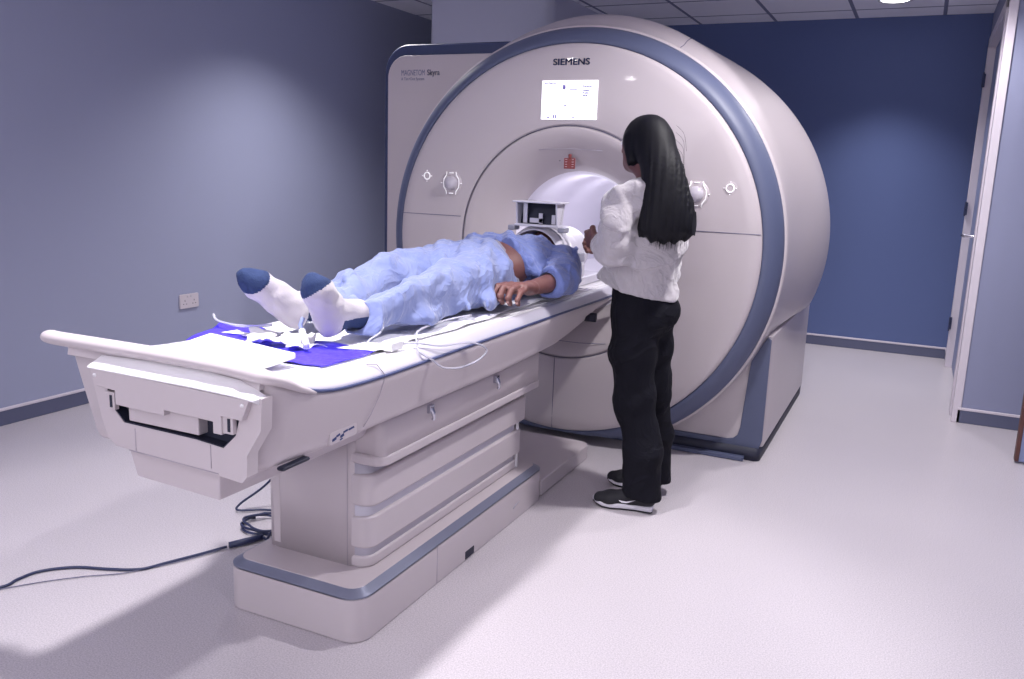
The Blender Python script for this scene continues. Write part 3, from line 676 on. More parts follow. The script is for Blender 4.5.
# clear tubing with its white connector
tp = spline([(-1.262, 1.96, .842), (-1.235, 2.02, .832), (-1.21, 2.10, .815), (-1.19, 2.22, .806), (-1.184, 2.30, .785), (-1.180, 2.33, .762), (-1.182, 2.28, .742), (-1.186, 2.18, .738), (-1.190, 2.08, .756), (-1.197, 2.03, .786), (-1.215, 1.99, .815), (-1.25, 2.03, .829), (-1.30, 2.12, .846), (-1.31, 2.3, .85), (-1.285, 2.42, .852)], 8)
t1 = MB().tube(tp, .0032, 8).build('clear_tubing', M['tube']); tag(t1, 'clear thin tubing looping over the near edge of the table', 'tubing')
t2p = spline([(-1.285, 1.925, .842), (-1.32, 1.90, .838), (-1.345, 1.93, .842), (-1.335, 1.98, .865), (-1.36, 2.02, .90), (-1.395, 2.04, .925), (-1.41, 2.0, .93)], 7)
MB().tube(t2p, .0025, 8).build('branch_tube', M['tube'], t1)
cn = MB().box((-1.287, 1.905, .824), (-1.252, 1.965, .851)); cno = cn.build('tube_connector', M['pad'], t1, bevel=.006)
t3 = MB().tube(spline([(-1.915, 1.93, .856), (-1.87, 1.90, .846), (-1.78, 1.875, .846), (-1.70, 1.865, .853), (-1.66, 1.90, .856)], 8), .0042, 8).build('coiled_tube', M['tube'])
tag(t3, 'pale clear tube sticking out over the far edge of the blue plastic sheet', 'tubing')

# cables on the floor
def cab_(pts, r): return MB().tube(spline(pts, 7), r, 8)
c = MB()
main = [(-2.52, 1.40, .006), (-2.425, 1.526, .006), (-2.427, 1.585, .006), (-2.417, 1.653, .006), (-2.347, 1.725, .006), (-2.24, 1.77, .006), (-2.157, 1.817, .006), (-2.122, 1.887, .006), (-2.074, 1.992, .006), (-2.035, 2.075, .008)]
c.tube(spline(main, 7), .0048, 8)
fc = c.build('power_cable', M['cable']); tag(fc, 'dark cable snaking over the floor from a coil beside the table plinth', 'cable')
MB().tube([(-2.03, 2.082, .012), (-2.0, 2.13, .014), (-1.975, 2.19, .014)], [.011, .012, .010], 10).build('cable_connector', M['cable'], fc)
coilp = []
for k in range(40):
    a = 2 * PI * k / 16 + 2.6; r_ = .105 + .008 * math.sin(k * 1.7)
    coilp.append((-2.03 + r_ * 1.0 * math.cos(a) + .002 * k / 4, 2.275 + r_ * .72 * math.sin(a), .008 + .0006 * k))
coilp += [(-1.95, 2.20, .03), (-1.94, 2.17, .02), (-1.97, 2.185, .016)]
MB().tube(spline(coilp, 4), .0045, 8).build('cable_coil', M['cable'], fc)
MB().tube(spline([(-1.85, 2.44, .02), (-2.0, 2.42, .012), (-2.14, 2.385, .010), (-2.215, 2.33, .012), (-2.225, 2.345, .03), (-2.13, 2.40, .12), (-1.98, 2.38, .30), (-1.86, 2.34, .42), (-1.74, 2.30, .50)], 7), .0045, 8).build('riser_cable', M['cable'], fc)
MB().tube(spline([(-2.48, 1.43, .004), (-2.36, 1.60, .004), (-2.27, 1.70, .004), (-2.18, 1.78, .004), (-2.09, 1.93, .004), (-2.04, 2.05, .006)], 7), .0018, 6).build('thin_wire', M['seam'], fc)

# ---------------------------------------------------------------- person lying on the table
bz = .850
P_hip = {1: (-1.425, 2.76, .935), -1: (-1.605, 2.80, .935)}
knee = {1: (-1.405, 2.32, .920), -1: (-1.640, 2.42, .938)}
ank = {1: (-1.420, 1.945, .897), -1: (-1.605, 2.01, .893)}
toe = {1: (-1.447, 1.822, 1.004), -1: (-1.672, 1.815, 1.000)}
heel = {1: (-1.432, 1.868, .888), -1: (-1.600, 1.930, .884)}
F = Field((-1.80, 1.74, .80), (-1.16, 3.76, 1.12), .0052)
F.cap((-1.515, 2.80, .94), (-1.51, 2.97, .948), (.15, .085), (.152, .096), wide=(1, 0, 0), k=.03)
F.cap((-1.51, 2.97, .948), (-1.51, 3.22, .945), (.152, .096), (.155, .09), wide=(1, 0, 0), k=.04)
F.cap((-1.65, 3.29, .93), (-1.37, 3.29, .93), .058, k=.04)
F.cap((-1.51, 3.33, .93), (-1.51, 3.46, .945), .052, .052, k=.04)
F.ell((-1.51, 3.56, .960), (.073, .105, .088), k=.03)                   # skull
F.cap((-1.51, 3.495, 1.005), (-1.51, 3.52, 1.018), .038, .045, k=.03)    # jaw and chin
F.cap((-1.51, 3.545, 1.050), (-1.51, 3.565, 1.040), .012, .009, k=.012)   # nose
for s_ in (-1, 1):
    F.ell((-1.51 + s_ * .074, 3.55, .955), (.010, .030, .020), k=.012)     # ears
    F.ell((-1.51 + s_ * .03, 3.585, 1.047), (.014, .009, .010), k=.004, mode='sub')
    F.chain([P_hip[s_], knee[s_], ank[s_]], [.078, .042, .024], k=.03)
    F.chain([heel[s_], tuple((np.array(heel[s_]) + np.array(toe[s_])) / 2 + np.array([0, .012, .004])), toe[s_]], [.024, (.030, .020), (.030, .013)], wide=(1, 0, 0), k=.02)
# arms
shd, elb, wri = (-1.345, 3.27, .935), (-1.245, 3.03, .905), (-1.255, 2.82, .900)
F.chain([shd, elb, wri], [.047, .040, (.032, .026)], k=.03, wide=(1, 0, 0))
F.chain([(-1.675, 3.27, .93), (-1.735, 3.03, .905), (-1.725, 2.80, .90)], [.045, .036, .027], k=.03)
# left hand resting palm down, fingers bent over the hip
F.cap((-1.256, 2.80, .902), (-1.262, 2.715, .912), (.036, .024), (.044, .021), wide=(1, 0, .15), k=.02)
fing = [((-1.296, 2.700, .922), (-1.304, 2.650, .921), (-1.306, 2.626, .896), (-1.303, 2.640, .872), .0115),
        ((-1.273, 2.694, .925), (-1.277, 2.638, .921), (-1.278, 2.612, .892), (-1.276, 2.630, .868), .0120),
        ((-1.249, 2.698, .920), (-1.250, 2.646, .914), (-1.251, 2.622, .886), (-1.250, 2.638, .864), .0115),
        ((-1.227, 2.708, .909), (-1.225, 2.665, .902), (-1.226, 2.645, .880), (-1.227, 2.658, .862), .0100)]
for a, b, c_, d, r in fing:
    F.chain([a, b, c_, d], [r * 1.1, r, r * .95, r * .85], k=.006)
F.chain([(-1.285, 2.775, .895), (-1.315, 2.735, .890), (-1.328, 2.700, .880), (-1.326, 2.668, .872)], [.015, .0135, .012, .010], k=.008)
F.chain([(-1.725, 2.80, .90), (-1.715, 2.70, .895)], [(.027, .02), (.036, .016)], k=.02, wide=(1, 0, 0))
for q in range(4): F.chain([(-1.69 - q * .018, 2.69, .895), (-1.685 - q * .018, 2.64, .893), (-1.68 - q * .018, 2.61, .880)], [.0085, .008, .007], k=.006)
F.chain([(-1.69, 2.77, .89), (-1.665, 2.73, .885), (-1.66, 2.70, .88)], [.012, .010, .0085], k=.008)
me = F.mesh('lying_person', 2)
pat = link('person', me, M['skin'])
tag(pat, 'person lying on the table in blue scrubs and white socks with navy toes', 'person')
# hair
H = Field((-1.63, 3.42, .82), (-1.39, 3.74, 1.09), .006)
H.ell((-1.51, 3.585, .955), (.081, .105, .089), k=.01); H.cut((-1.51, 3.58, .99), (0, -.75, .66)); H.disp(waves(4, 160, .002))
link('hair', H.mesh('hair', 1), M['hair'], pat)
for s_ in (-1, 1):
    MB().tube(spline([(-1.51 + s_ * .016, 3.600, 1.0475), (-1.51 + s_ * .032, 3.606, 1.046), (-1.51 + s_ * .048, 3.600, 1.036)], 4), .003, 6).build('eyebrow', M['hair'], pat)
for s_ in (-1, 1): MB().tube([(-1.51 + s_ * .022, 3.583, 1.041), (-1.51 + s_ * .030, 3.582, 1.043), (-1.51 + s_ * .040, 3.583, 1.038)], .003, 6).build('closed_eyelid', M['lip'], pat)
MB().tube(spline([(-1.53, 3.520, 1.052), (-1.51, 3.519, 1.060), (-1.49, 3.520, 1.052)], 4), [.002] * 4 + [.005] * 1 + [.004] * 3 + [.002], 8).build('lips', M['lip'], pat)
for a, b, c_, d, r in fing:
    p = Vector(c_).lerp(Vector(d), .35)
    MB().lathe([(.0001, -.0015), (.0055, -.001), (.0058, .0005), (.0001, .001)], 10, (p.x, p.y - r * .95, p.z - .004), axis='y').build('fingernail', M['nail'], pat)
# trousers
T = Field((-1.80, 1.90, .80), (-1.20, 3.05, 1.12), .006)
for s_ in (-1, 1):
    h_, k_, a_ = [np.array(v) for v in (P_hip[s_], knee[s_], ank[s_])]
    mid = (h_ + k_) / 2 + np.array([0, 0, .004]); low = (k_ + a_) / 2 + np.array([0, 0, -.012 if s_ < 0 else 0])
    T.chain([tuple(h_ + np.array([s_ * .005, 0, 0])), tuple(mid), tuple(k_), tuple(low), tuple(a_ + np.array([0, .03, -.004]))], [(.100, .098), (.088, .082), (.068, .064), (.066, .050), (.068, .046)], wide=(1, 0, 0), k=.02)
T.cap((-1.515, 2.78, .945), (-1.512, 2.925, .950), (.168, .105), (.160, .104), wide=(1, 0, 0), k=.05)
for s_, e in ((1, .10), (-1, .06)):          # loose cloth spreading onto the sheet
    T.cap((knee[s_][0] + s_ * .02, 2.15, .870), (P_hip[s_][0] + s_ * .03, 2.78, .880), (.065, .018), (.095, .030), wide=(1, 0, 0), k=.03)
T.disp(folds(11, 26, .0085, stretch=(1.4, .7, 1.2), n=5)); T.disp(folds(12, 62, .0035, stretch=(1.2, .8, 1.2), n=4))
T.cut((-1.5, 2.945, .95), (.10, 1, .16)); T.cut((-1.5, 1.955, .9), (.15, -1, .35)); T.cut((0, 0, bz - .002), (0, 0, -1))
for s_ in (-1, 1): T.cap(tuple(np.array(ank[s_]) + np.array([0, -.06, 0])), tuple(np.array(ank[s_]) + np.array([0, .045, 0])), .040, k=.01, mode='sub')
me = T.mesh('trousers', 1)
tr = link('scrub_trousers', me, [M['scrub2'], M['waist']], pat)
def wb_(c): return (c @ np.array([.10, 1, .16]) / 1.0173) > (np.array([-1.5, 2.945, .95]) @ np.array([.10, 1, .16]) / 1.0173 - .026)
paint(me, wb_, 1)
# tunic
G = Field((-1.84, 2.84, .80), (-1.14, 3.50, 1.16), .006)
G.cap((-1.51, 3.02, .952), (-1.51, 3.24, .950), (.172, .118), (.170, .108), wide=(1, 0, 0), k=.04)
G.cap((-1.66, 3.28, .935), (-1.36, 3.28, .935), .078, k=.05)
G.cap((-1.60, 3.00, 1.020), (-1.42, 2.985, 1.020), .034, .034, k=.03)      # bunched hem over the belly
G.cap((-1.42, 2.985, 1.02), (-1.335, 2.99, .95), .030, .024, k=.03); G.cap((-1.66, 3.0, 1.0), (-1.71, 3.0, .93), .03, .03, k=.03)
G.chain([(-1.345, 3.28, .935), (-1.245, 3.10, .918), (-1.238, 2.985, .905)], [.076, .066, .062], k=.04)
G.chain([(-1.675, 3.28, .935), (-1.745, 3.10, .915), (-1.745, 3.0, .905)], [.072, .062, .058], k=.04)
G.disp(folds(31, 30, .0095, stretch=(1.1, 1, 1.1), n=4)); G.disp(folds(32, 60, .004, n=4))
G.cut((-1.24, 2.948, .9), (0, -1, .10)); G.cut((0, 0, bz - .002), (0, 0, -1)); G.cap((-1.51, 3.40, .97), (-1.51, 3.52, 1.0), .062, k=.02, mode='sub')
G.cap((-1.257, 2.90, .903), (-1.247, 2.99, .905), .042, .036, k=.008, mode='sub')
link('scrub_top', G.mesh('tunic', 1), M['scrub'], pat)
# socks
for s_ in (1, -1):
    S = Field(np.array(heel[s_]) - np.array([.17, .19, .075]), np.array(heel[s_]) + np.array([.12, .17, .20]), .0042)
    h_, t_, a_ = np.array(heel[s_]), np.array(toe[s_]), np.array(ank[s_])
    mid = (h_ + t_) / 2 + np.array([0, .012, .004])
    S.chain([tuple(h_), tuple(mid), tuple(mid * .35 + t_ * .65), tuple(t_)], [(.034, .038), (.038, .040), (.041, .036), (.031, .024)], wide=(1, 0, 0), k=.025)
    S.cap(tuple(t_), tuple(t_ + (t_ - h_) * .10), (.029, .022), (.018, .014), wide=(1, 0, 0), k=.01)
    S.cap(tuple(mid * .5 + h_ * .5 + np.array([0, .02, 0])), tuple(a_ + np.array([0, .05, .002])), .040, .042, k=.03)
    S.disp(waves(40 + s_, 60, .0015, n=4))
    S.cut(tuple(a_ + np.array([0, .055, 0])), (0, 1, 0))
    me = S.mesh('sock', 1); ax = (t_ - h_); L_ = np.linalg.norm(ax); ax /= L_
    so_ = link('sock', me, [M['sockw'], M['navy']], pat)
    paint(me, lambda c: ((c - h_) @ ax) > L_ - .022 + .35 * (c[:, 0] - t_[0]) * s_, 1)
    paint(me, lambda c: (((c - h_) @ ax) < .0) & (c[:, 1] > h_[1] + .012) & (c[:, 2] < h_[2] + .01), 1)

# ---------------------------------------------------------------- head coil around the head
hc = empty('head_coil', (-1.51, 3.55, .83), 'white head coil with a mirror box, over the head of the lying person', 'head coil')
o = Field((-1.68, 3.38, .80), (-1.34, 3.86, 1.12), .0055)
o.cap((-1.51, 3.46, .95), (-1.51, 3.74, .955), (.142, .130), (.125, .118), wide=(1, 0, 0), k=.02)
o.cap((-1.51, 3.30, .95), (-1.51, 3.70, .955), (.120, .118), (.105, .10), wide=(1, 0, 0), k=.01, mode='sub')
o.cut((0, 3.445, 0), (0, -1, -.30)); o.cut((0, 0, .83), (0, 0, -1))
for yy in (3.52, 3.62):                       # open windows between the ribs of the helmet
    for xx in (-1, 1): o.cap((-1.51 + xx * .035, yy, 1.15), (-1.51 + xx * .16, yy, 1.0), .024, k=.008, mode='sub')
link('helmet_shell', o.mesh('helmet', 2), M['coil'], hc)
for k, (yy, rx, rz) in enumerate(((3.425, .135, .128), (3.475, .150, .136))):
    MB().tube([(-1.51 + rx * math.cos(a), yy + .045 * math.sin(a), .945 + rz * math.sin(a)) for a in np.linspace(-.35, PI + .35, 40)], [(.011, .013)] * 40, 10).build('front_rim', M['coil'] if k else M['coilgrey'], hc)
MB().prism(rr(-1.68, 3.40, -1.34, 3.86, .03, 5), .818, .858, axis=2).build('coil_base', M['coil'], hc, bevel=.008)
for s_ in (-1, 1):
    lt_ = MB().box((-1.51 + s_ * .150 - .022, 3.46, .858), (-1.51 + s_ * .150 + .022, 3.60, .925)).build('side_clamp', M['coil'], hc, bevel=.012)
    MB().box((-1.51 + s_ * .174 - .010, 3.50, .93), (-1.51 + s_ * .174 + .006, 3.57, .972)).build('clamp_lever', M['coilgrey'], hc, bevel=.006)
    MB().tube([(-1.51 + s_ * .150, 3.52, .92), (-1.51 + s_ * .185, 3.60, .985), (-1.51 + s_ * .16, 3.66, .98)], .013, 8).build('cable_arm', M['coil'], hc)
# mirror box: two side cheeks, top hood, inner mirror strips, dark back mirror
mb_ = MB(); yF = 3.40
for x in (-1.594, -1.406): mb_.prism([(yF - .01, 1.190), (yF + .085, 1.180), (yF + .06, 1.085), (yF + .005, 1.085)], x - .004, x + .004, axis=0)
mb_.box((-1.612, yF - .012, 1.183), (-1.385, yF + .09, 1.191)); mb_.box((-1.604, yF + .0, 1.082), (-1.396, yF + .05, 1.092))
mbo = mb_.build('mirror_box', M['coil'], hc, bevel=.002)
MB().add([(-1.598, yF + .065, 1.184), (-1.402, yF + .065, 1.184), (-1.402, yF + .035, 1.090), (-1.598, yF + .035, 1.090), (-1.598, yF + .070, 1.184), (-1.402, yF + .070, 1.184), (-1.402, yF + .040, 1.090), (-1.598, yF + .040, 1.090)], [(0, 1, 2, 3), (7, 6, 5, 4), (0, 4, 5, 1), (1, 5, 6, 2), (2, 6, 7, 3), (3, 7, 4, 0)]).build('mirror_glass', M['dark'], mbo, smooth=False)
for (x0, x1, z0, z1) in ((-1.572, -1.553, 1.095, 1.183), (-1.540, -1.480, 1.098, 1.118), (-1.498, -1.480, 1.095, 1.14), (-1.437, -1.420, 1.095, 1.135)): MB().box((x0, yF + .020, z0), (x1, yF + .026, z1)).build('mirror_frame_bar', M['coil'], mbo, bevel=.001)
for s_ in (-1, 1): MB().box((-1.50 + s_ * .118 - .016, yF - .005, 1.062), (-1.50 + s_ * .118 + .016, yF + .055, 1.084)).build('mirror_clip', M['coilgrey'], mbo, bevel=.005)
keep(hc)

# ---------------------------------------------------------------- woman standing beside the table
fx = np.array([-.985, .17, 0]); fx /= np.linalg.norm(fx); lf = np.array([-fx[1], fx[0], 0]); UP = np.array([0, 0, 1.])   # facing, her left
O = np.array([-.935, 3.21, 0])
def Wp(f, l, z): return tuple(O + fx * f + lf * l + UP * z)
hf = np.array([-.86, .51, 0]); hl = np.array([-hf[1], hf[0], 0]); HC_ = np.array([-.985, 3.205, 1.430])
def Hp(f, l, z): return tuple(HC_ + hf * f + hl * l + UP * z)
S3 = (-1.00, 3.045, 1.235); E3 = (-1.005, 3.035, 1.065); Wr = (-1.125, 3.155, 1.060)
N = Field((-1.30, 2.90, .0), (-.66, 3.60, 1.56), .0062)
N.cap(Wp(0, 0, .84), Wp(0, 0, 1.0), (.125, .080), (.120, .080), wide=lf, k=.04); N.cap(Wp(0, 0, 1.0), Wp(-.01, 0, 1.22), (.125, .085), (.14, .09), wide=lf, k=.04)
N.cap(Wp(-.005, .135, 1.25), Wp(-.005, -.135, 1.25), .045, k=.04)
N.cap(Wp(0, 0, 1.27), tuple(HC_ + np.array([.012, 0, -.07])), .046, .044, k=.03)
N.ell(HC_, (.090, .068, .098), R=np.stack([hf, hl, UP], 1), k=.03)
N.cap(Hp(.035, 0, -.060), Hp(.058, 0, -.072), .040, .030, k=.03)
N.cap(Hp(.088, 0, .010), Hp(.104, 0, -.022), .009, .013, k=.012)
for s_ in (-1, 1):
    N.ell(Hp(.0, s_ * .066, -.012), (.018, .008, .028), R=np.stack([hf, hl, UP], 1), k=.01)
    N.ell(Hp(.092, s_ * .030, .008), (.012, .014, .010), R=np.stack([hf, hl, UP], 1), k=.004, mode='sub')
kn = {1: (-.935, 3.15, .45), -1: (-.915, 3.31, .45)}; an = {1: (-.885, 3.145, .10), -1: (-.905, 3.37, .10)}
for s_ in (-1, 1):
    N.chain([Wp(0, s_ * .075, .83), kn[s_], an[s_]], [.078, .050, .036], k=.03)
    foot = np.array([-1, -.14, 0]) if s_ == 1 else np.array([-1, .05, 0]); a_ = np.array(an[s_]); 
    N.chain([tuple(a_ + np.array([.02, 0, -.055])), tuple(a_ + foot * .13 + np.array([0, 0, -.065]))], [.028, (.034, .018)], k=.02, wide=(0, 1, 0))
N.chain([S3, E3, Wr], [.040, .034, .024], k=.03)
N.chain([(-.95, 3.375, 1.235), (-.97, 3.375, 1.05), (-1.13, 3.36, 1.03)], [.040, .034, .024], k=.03)
# her left hand, half closed, and the other one ahead of her
def hand(F_, w, d, side, pn):
    w = np.array(w); d = np.array(d, float); d /= np.linalg.norm(d); sd = np.array(side, float); sd -= d * (sd @ d); sd /= np.linalg.norm(sd); pn = np.cross(d, sd) * pn
    F_.cap(tuple(w), tuple(w + d * .075), (.024, .017), (.036, .016), wide=sd, k=.02)
    for i, (o_, L_) in enumerate(((.026, .038), (.009, .043), (-.009, .040), (-.026, .032))):
        b_ = w + d * .078 + sd * o_; k1 = b_ + d * L_ * .85 + pn * .006; k2 = k1 + d * L_ * .25 + pn * L_ * .6; k3 = k2 - d * L_ * .25 + pn * L_ * .35
        F_.chain([tuple(b_), tuple(k1), tuple(k2), tuple(k3)], [.0098, .0092, .0085, .0075], k=.006)
    b_ = w + d * .03 + sd * .028; F_.chain([tuple(b_), tuple(b_ + sd * .018 + d * .028 + pn * .012), tuple(b_ + sd * .012 + d * .052 + pn * .028)], [.013, .011, .009], k=.008)
hand(N, Wr, (-.62, .60, .0), (-.1, -.2, 1), 1)
hand(N, (-1.13, 3.36, 1.03), (-1, .25, -.1), (0, .1, 1), -1)
me = N.mesh('standing_person', 2)
wom = link('person', me, M['skin'])
tag(wom, 'standing person with long black hair, white fleece jacket and black trousers, beside the table', 'person')
for s_ in (-1, 1):
    MB().lathe([(0.0001, -.009), (.006, -.007), (.009, 0), (.006, .007), (.0001, .009)], 12, Hp(.080, s_ * .030, .008), axis='z').build('eye', M['eye'], wom)
MB().tube(spline([Hp(.080, .020, -.052), Hp(.091, 0, -.050), Hp(.080, -.020, -.052)], 4), .004, 8).build('lips', M['lip'], wom)
# trousers
T = Field((-1.14, 2.96, -.06), (-.70, 3.50, .96), .0065)
T.cap(Wp(.008, 0, .80), Wp(.012, 0, .93), (.150, .112), (.138, .104), wide=lf, k=.05)
T.cap(Wp(-.045, 0, .80), Wp(-.03, 0, .85), (.115, .085), (.11, .08), wide=lf, k=.04)
for s_ in (-1, 1):
    a_ = an[s_]
    T.chain([Wp(0, s_ * .072, .80), Wp(.0, s_ * .074, .64), kn[s_], (a_[0] - .002, a_[1], .25), (a_[0] + .006, a_[1], .035)], [(.098, .088), (.088, .084), (.072, .078), (.066, .074), (.070, .082)], wide=(0, 1, 0), k=.03)
T.disp(folds(51, 24, .003, stretch=(1.0, 1.0, 1.0), n=4)); T.disp(folds(52, 60, .0016, n=3)); T.cut((-.95, 0, .066), (-.10, 0, -1))
link('trousers', T.mesh('woman_trousers', 1), M['pants'], wom)
# jacket
J = Field((-1.22, 2.90, .80), (-.68, 3.52, 1.42), .006)
J.cap(Wp(.034, .01, .88), Wp(.022, 0, 1.02), (.162, .140), (.158, .130), wide=lf, k=.03); J.cap(Wp(0, 0, 1.0), Wp(-.01, 0, 1.20), (.155, .115), (.148, .104), wide=lf, k=.04)
J.cap(Wp(0, .13, 1.240), Wp(0, -.13, 1.240), .062, k=.05)
J.cap(Wp(-.005, 0, 1.27), tuple(HC_ + np.array([.03, 0, -.105])), (.062, .062), (.054, .054), wide=lf, k=.04)
S4 = (-1.005, 3.05, 1.225)
J.chain([S4, (-1.022, 3.02, 1.12), (-1.015, 3.02, 1.055), (-1.055, 3.07, 1.045)], [.056, .055, .058, .050], k=.025); J.cap((-1.010, 3.025, 1.055), (-1.080, 3.105, 1.055), .054, .044, k=.025)
J.chain([(-.955, 3.375, 1.225), (-.975, 3.38, 1.05), (-1.09, 3.365, 1.035)], [.066, .060, .050], k=.03)
J.disp(folds(61, 20, .0095, stretch=(.8, .8, 1.5), n=4)); J.disp(folds(62, 50, .004, stretch=(1, 1, 1.3), n=4))
J.cut((-.935, 3.21, .872), (-.22, 0, -1)); J.cap(tuple(HC_ + np.array([.0, 0, -.10])), tuple(HC_ + np.array([.0, 0, .0])), .055, .06, k=.01, mode='sub')
link('fleece_jacket', J.mesh('jacket', 1), M['fleece'], wom)
# hair: cap over the skull, then a long fall down her back, with loose strands
Hh = Field((-1.13, 2.98, 1.02), (-.74, 3.36, 1.57), .0058)
Hh.ell(tuple(HC_ + np.array([.010, 0, .012]) - hf * .002), (.098, .080, .100), R=np.stack([hf, hl, UP], 1), k=.02)
Hh.cut(Hp(.064, 0, 0), tuple(hf * 1.0 + UP * -.35))
RV = np.array([.90, .43, 0])
Hh.cap(tuple(HC_ - hf * .05 + UP * .045), tuple(HC_ - hf * .085 + UP * .01), .050, .055, k=.03)
Hh.cap(Hp(.004, .058, .02), Hp(-.008, .060, -.060), .026, .020, k=.02)
hc_ = spline([(-.945, 3.165, 1.465), (-.906, 3.132, 1.400), (-.868, 3.097, 1.325), (-.842, 3.080, 1.230), (-.831, 3.077, 1.155), (-.827, 3.079, 1.108)], 5)
hw_ = [float(np.interp(k / (len(hc_) - 1), [0, .2, .4, .65, .85, 1], [.044, .043, .046, .052, .052, .044])) for k in range(len(hc_))]
ht_ = [float(np.interp(k / (len(hc_) - 1), [0, .3, .7, 1], [.052, .040, .032, .018])) for k in range(len(hc_))]
Hh.chain([tuple(p) for p in hc_], list(zip(hw_, ht_)), wide=RV, k=.05)
def strands(X, Y, Z):
    u = X * .90 + Y * .43; q = np.clip((1.47 - Z) / .12, .15, 1)
    return q * (.0016 * np.sin(u * 260 + 2 * np.sin(Z * 7) + 2 * np.sin(u * 40)) + .0012 * np.sin(u * 470 + 3 * np.sin(Z * 5 + u * 20))) + .3 * np.clip(1.125 - Z, 0, .1) * (.5 + .5 * np.sin(u * 150 + Z * 8))
Hh.disp(strands)
me = Hh.mesh('hair', 1); ha = link('long_hair', me, M['hair'], wom)
st = MB()
for i in range(150):
    q = random.uniform(-1, 1); dep = random.uniform(-.03, .0)
    z1 = random.uniform(1.045, 1.10) + .012 * abs(q); sw = random.uniform(-.012, .012)
    b_ = np.array([-.826, 3.074, 0]) + RV * q * .060 + np.array([-.43, .90, 0]) * dep
    p0 = np.array([-.885, 3.11, 1.36]) + RV * q * .046 + np.array([-.43, .9, 0]) * (dep - .012)
    pts = [p0, p0 * .5 + (b_ + UP * 1.2) * .5 + RV * q * .008, b_ + UP * 1.17 + RV * sw * .3, b_ + UP * z1 + RV * sw * 1.4]
    pts[1][2] = 1.27; st.tube(spline([tuple(p) for p in pts], 4), [.0018] * 8 + [.0013, .0010, .0008, .0006, .0003], 5)
for i in range(5):                            # flyaways on the right side and crown
    a = random.uniform(.2, 1.5); p0 = np.array([-.86, 3.13, 1.50 - .10 * i / 4]) ; p0 = p0 + RV * .02
    st.tube(spline([tuple(p0), tuple(p0 + RV * .03 + UP * -.03), tuple(p0 + RV * (.035 + .01 * random.random()) + UP * -.09)], 4), .0005, 4)
st.build('hair_strands', M['hair'], ha)
MB().tube(spline([tuple(HC_ + np.array([.045, -.055, .068])), tuple(HC_ + np.array([.062, -.048, .082])), tuple(HC_ + np.array([.080, -.035, .080]))], 5), .0055, 8).build('hair_clip', M['hairclip'], wom)
# shoes
def shoe(s_, toe_, heel_):
    t_, h_ = np.array(toe_), np.array(heel_); ax = t_ - h_; L_ = np.linalg.norm(ax); ax /= L_; sd = np.array([-ax[1], ax[0], 0])
    def outline(g_): 
        pr = [(0, 0), (.0, .022), (.03, .033), (.10, .033), (.30, .030), (.5, .034), (.68, .043), (.82, .041), (.93, .028), (1, .006)]
        a = [h_ + ax * L_ * u + sd * (wd + g_) for u, wd in pr]; b = [h_ + ax * L_ * u - sd * (wd * .92 + g_) for u, wd in pr[::-1]]; return [tuple(p[:2]) for p in a + b]
    def ring_(z, g_, lift=0): 
        o_ = outline(g_); return [(x, y, z + lift * max(0, ((np.array([x, y]) - h_[:2]) @ ax[:2]) / L_ - .7) ** 2 * 2.5) for x, y in o_]
    S = Field(np.minimum(t_, h_) - .07 + UP * .07, np.maximum(t_, h_) + .07 + UP * .06, .0042)
    H3 = lambda u, z, w_=0: tuple(h_ + ax * L_ * u + UP * z + sd * w_)
    S.cap(H3(.10, .050), H3(.35, .055), (.034, .034), (.033, .036), wide=sd, k=.02); S.cap(H3(.35, .055), H3(.72, .036), (.034, .034), (.043, .026), wide=sd, k=.02); S.cap(H3(.72, .036), H3(.90, .032), (.043, .026), (.034, .021), wide=sd, k=.02)
    S.cap(H3(.16, .06), H3(.2, .10), .034, .034, k=.02); S.cut((0, 0, .022), (0, 0, -1))
    up = link('shoe', S.mesh('shoe', 1), M['shoe'], wom)
    MB().rings([ring_(.006, -.007, .06), ring_(.012, -.002, .06), ring_(.024, -.001, .05), ring_(.029, -.006, .04)]).build('midsole', M['sole'], up, bevel=.003)
    MB().rings([ring_(.0008, -.008, .06), ring_(.007, -.002, .06)]).build('outsole', M['shoe'], up, bevel=.001)
    k = MB()                                     # white tick on the outer side
    sp_ = [(.58, .048), (.50, .036), (.42, .036), (.24, .056), (.42, .042), (.50, .043)]
    v = [tuple(h_ + ax * L_ * u + UP * z + sd * .0365) for u, z in sp_]
    k.add(v, [tuple(range(6))]); ko = k.build('side_tick', M['sole'], up, smooth=False); m_ = ko.modifiers.new('th', 'SOLIDIFY'); m_.thickness = .004; m_.offset = 0
shoe(1, (-1.072, 3.115, 0), (-.832, 3.155, 0)); shoe(-1, (-1.105, 3.385, 0), (-.865, 3.37, 0))

# ---------------------------------------------------------------- ceiling downlights
def lamp(x, y, power, label, size=150, blend=.7, rad=.07, col=(1, .965, .975)):
    e = empty('downlight', (x, y, HC), label, 'ceiling light', 'round downlights in the tiled ceiling')
    MB().lathe([(.085, 0), (.100, -.002), (.108, -.006), (.112, -.002), (.112, .0)], 40, (0, 0, 0), axis='z').build('trim_ring', M['lamptrim'], e)
    MB().lathe([(0.0005, -.003), (.086, -.003)], 40, (0, 0, 0), axis='z').build('diffuser', M['lampface'], e)
    l = bpy.data.lights.new('downlight_lamp', 'SPOT'); l.energy = power; l.spot_size = math.radians(size); l.spot_blend = blend; l.shadow_soft_size = rad; l.color = col
    lo = bpy.data.objects.new('downlight_lamp', l); C.objects.link(lo); lo.location = (x, y, HC - .02)
lamp(-.33, 6.64, 150, 'round downlight glowing in the tiled ceiling near the deep blue back wall', 96, 1.0)
lamp(-1.53, 1.60, 250, 'round downlight above the foot end of the patient table', 88, .4)
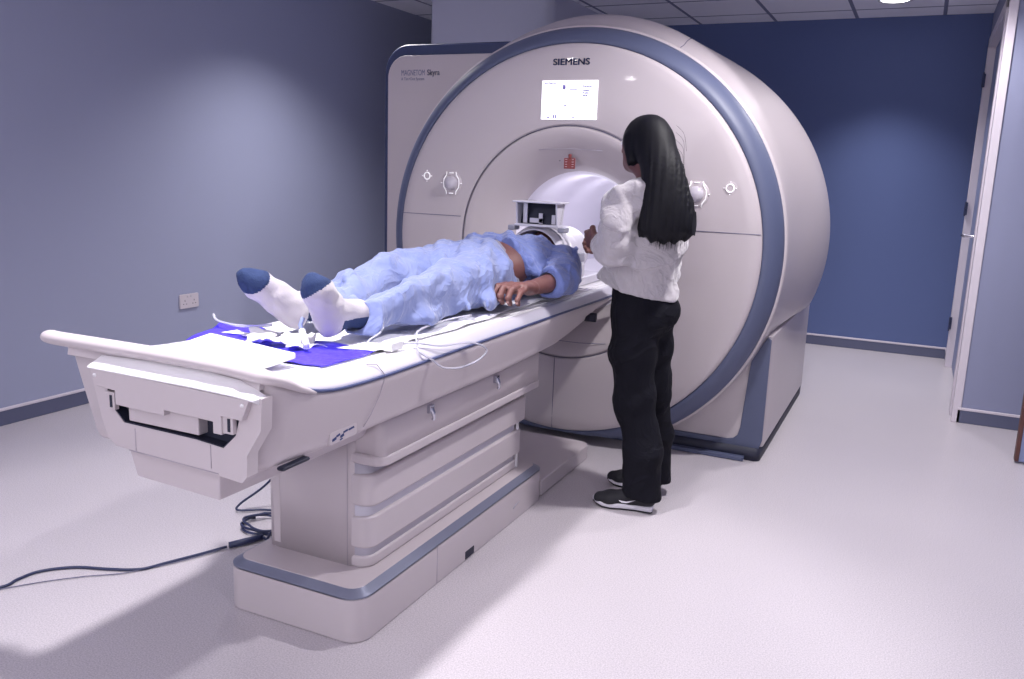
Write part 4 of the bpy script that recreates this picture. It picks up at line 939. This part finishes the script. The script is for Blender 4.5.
lamp(-.2, 3.15, 190, 'round downlight above the walkway right of the standing person', 150, .5)
lamp(.0, 4.85, 100, 'round downlight above the walkway beside the scanner body', 130, .6)
lamp(-3.05, 4.35, 210, 'round downlight beside the left wall, behind the front of the square cabinet', 124, 1.0)
lamp(-.33, -.9, 50, 'round fill downlight added over the near part of the room behind the viewpoint', 175, .2, .06)  # added fill lamp, never in view
lamp(-3.12, -.15, 50, 'round downlight in the near left part of the room', 175, .2, .06)
lamp(-3.05, -1.9, 30, 'round downlight in the nearest left corner of the room', 175, .2, .06)
lamp(1.4, .6, 55, 'round fill downlight added in the near right part of the room', 175, .2, .06)  # another lamp put in as fill, out of view
lamp(-3.1, 6.4, 20, 'round downlight in the far left corner behind the square cabinet', 150)
# tunnel lighting
for y in (4.15, 4.65, 5.1):
    l = bpy.data.lights.new('tunnel_lamp', 'POINT'); l.energy = 1.25; l.shadow_soft_size = .10; l.color = (.93, .91, 1)
    lo = bpy.data.objects.new('tunnel_lamp', l); C.objects.link(lo); lo.location = (CX, y, CZ + .22)

w = bpy.data.worlds.new('world'); bpy.context.scene.world = w; w.use_nodes = True
w.node_tree.nodes['Background'].inputs[0].default_value = (.5, .55, .8, 1); w.node_tree.nodes['Background'].inputs[1].default_value = .3

# ---------------------------------------------------------------- camera
cd = bpy.data.cameras.new('camera'); cd.sensor_width = 36; cd.lens = 851.95 / 1024 * 36
co = bpy.data.objects.new('camera', cd); C.objects.link(co)
R_, U_, F_ = Vector((.901723, .43087168, .03528776)), Vector((-.11576206, .16200684, .97997598)), Vector((-.41652704, .88775187, -.19596389))
co.matrix_world = Matrix(((R_.x, U_.x, -F_.x, 0), (R_.y, U_.y, -F_.y, 0), (R_.z, U_.z, -F_.z, 1.323), (0, 0, 0, 1)))
sc = bpy.context.scene; sc.camera = co
sc.view_settings.view_transform = 'Standard'; sc.view_settings.look = 'None'; sc.view_settings.gamma = 1; sc.view_settings.use_curve_mapping = False
sc.view_settings.exposure = 0.02
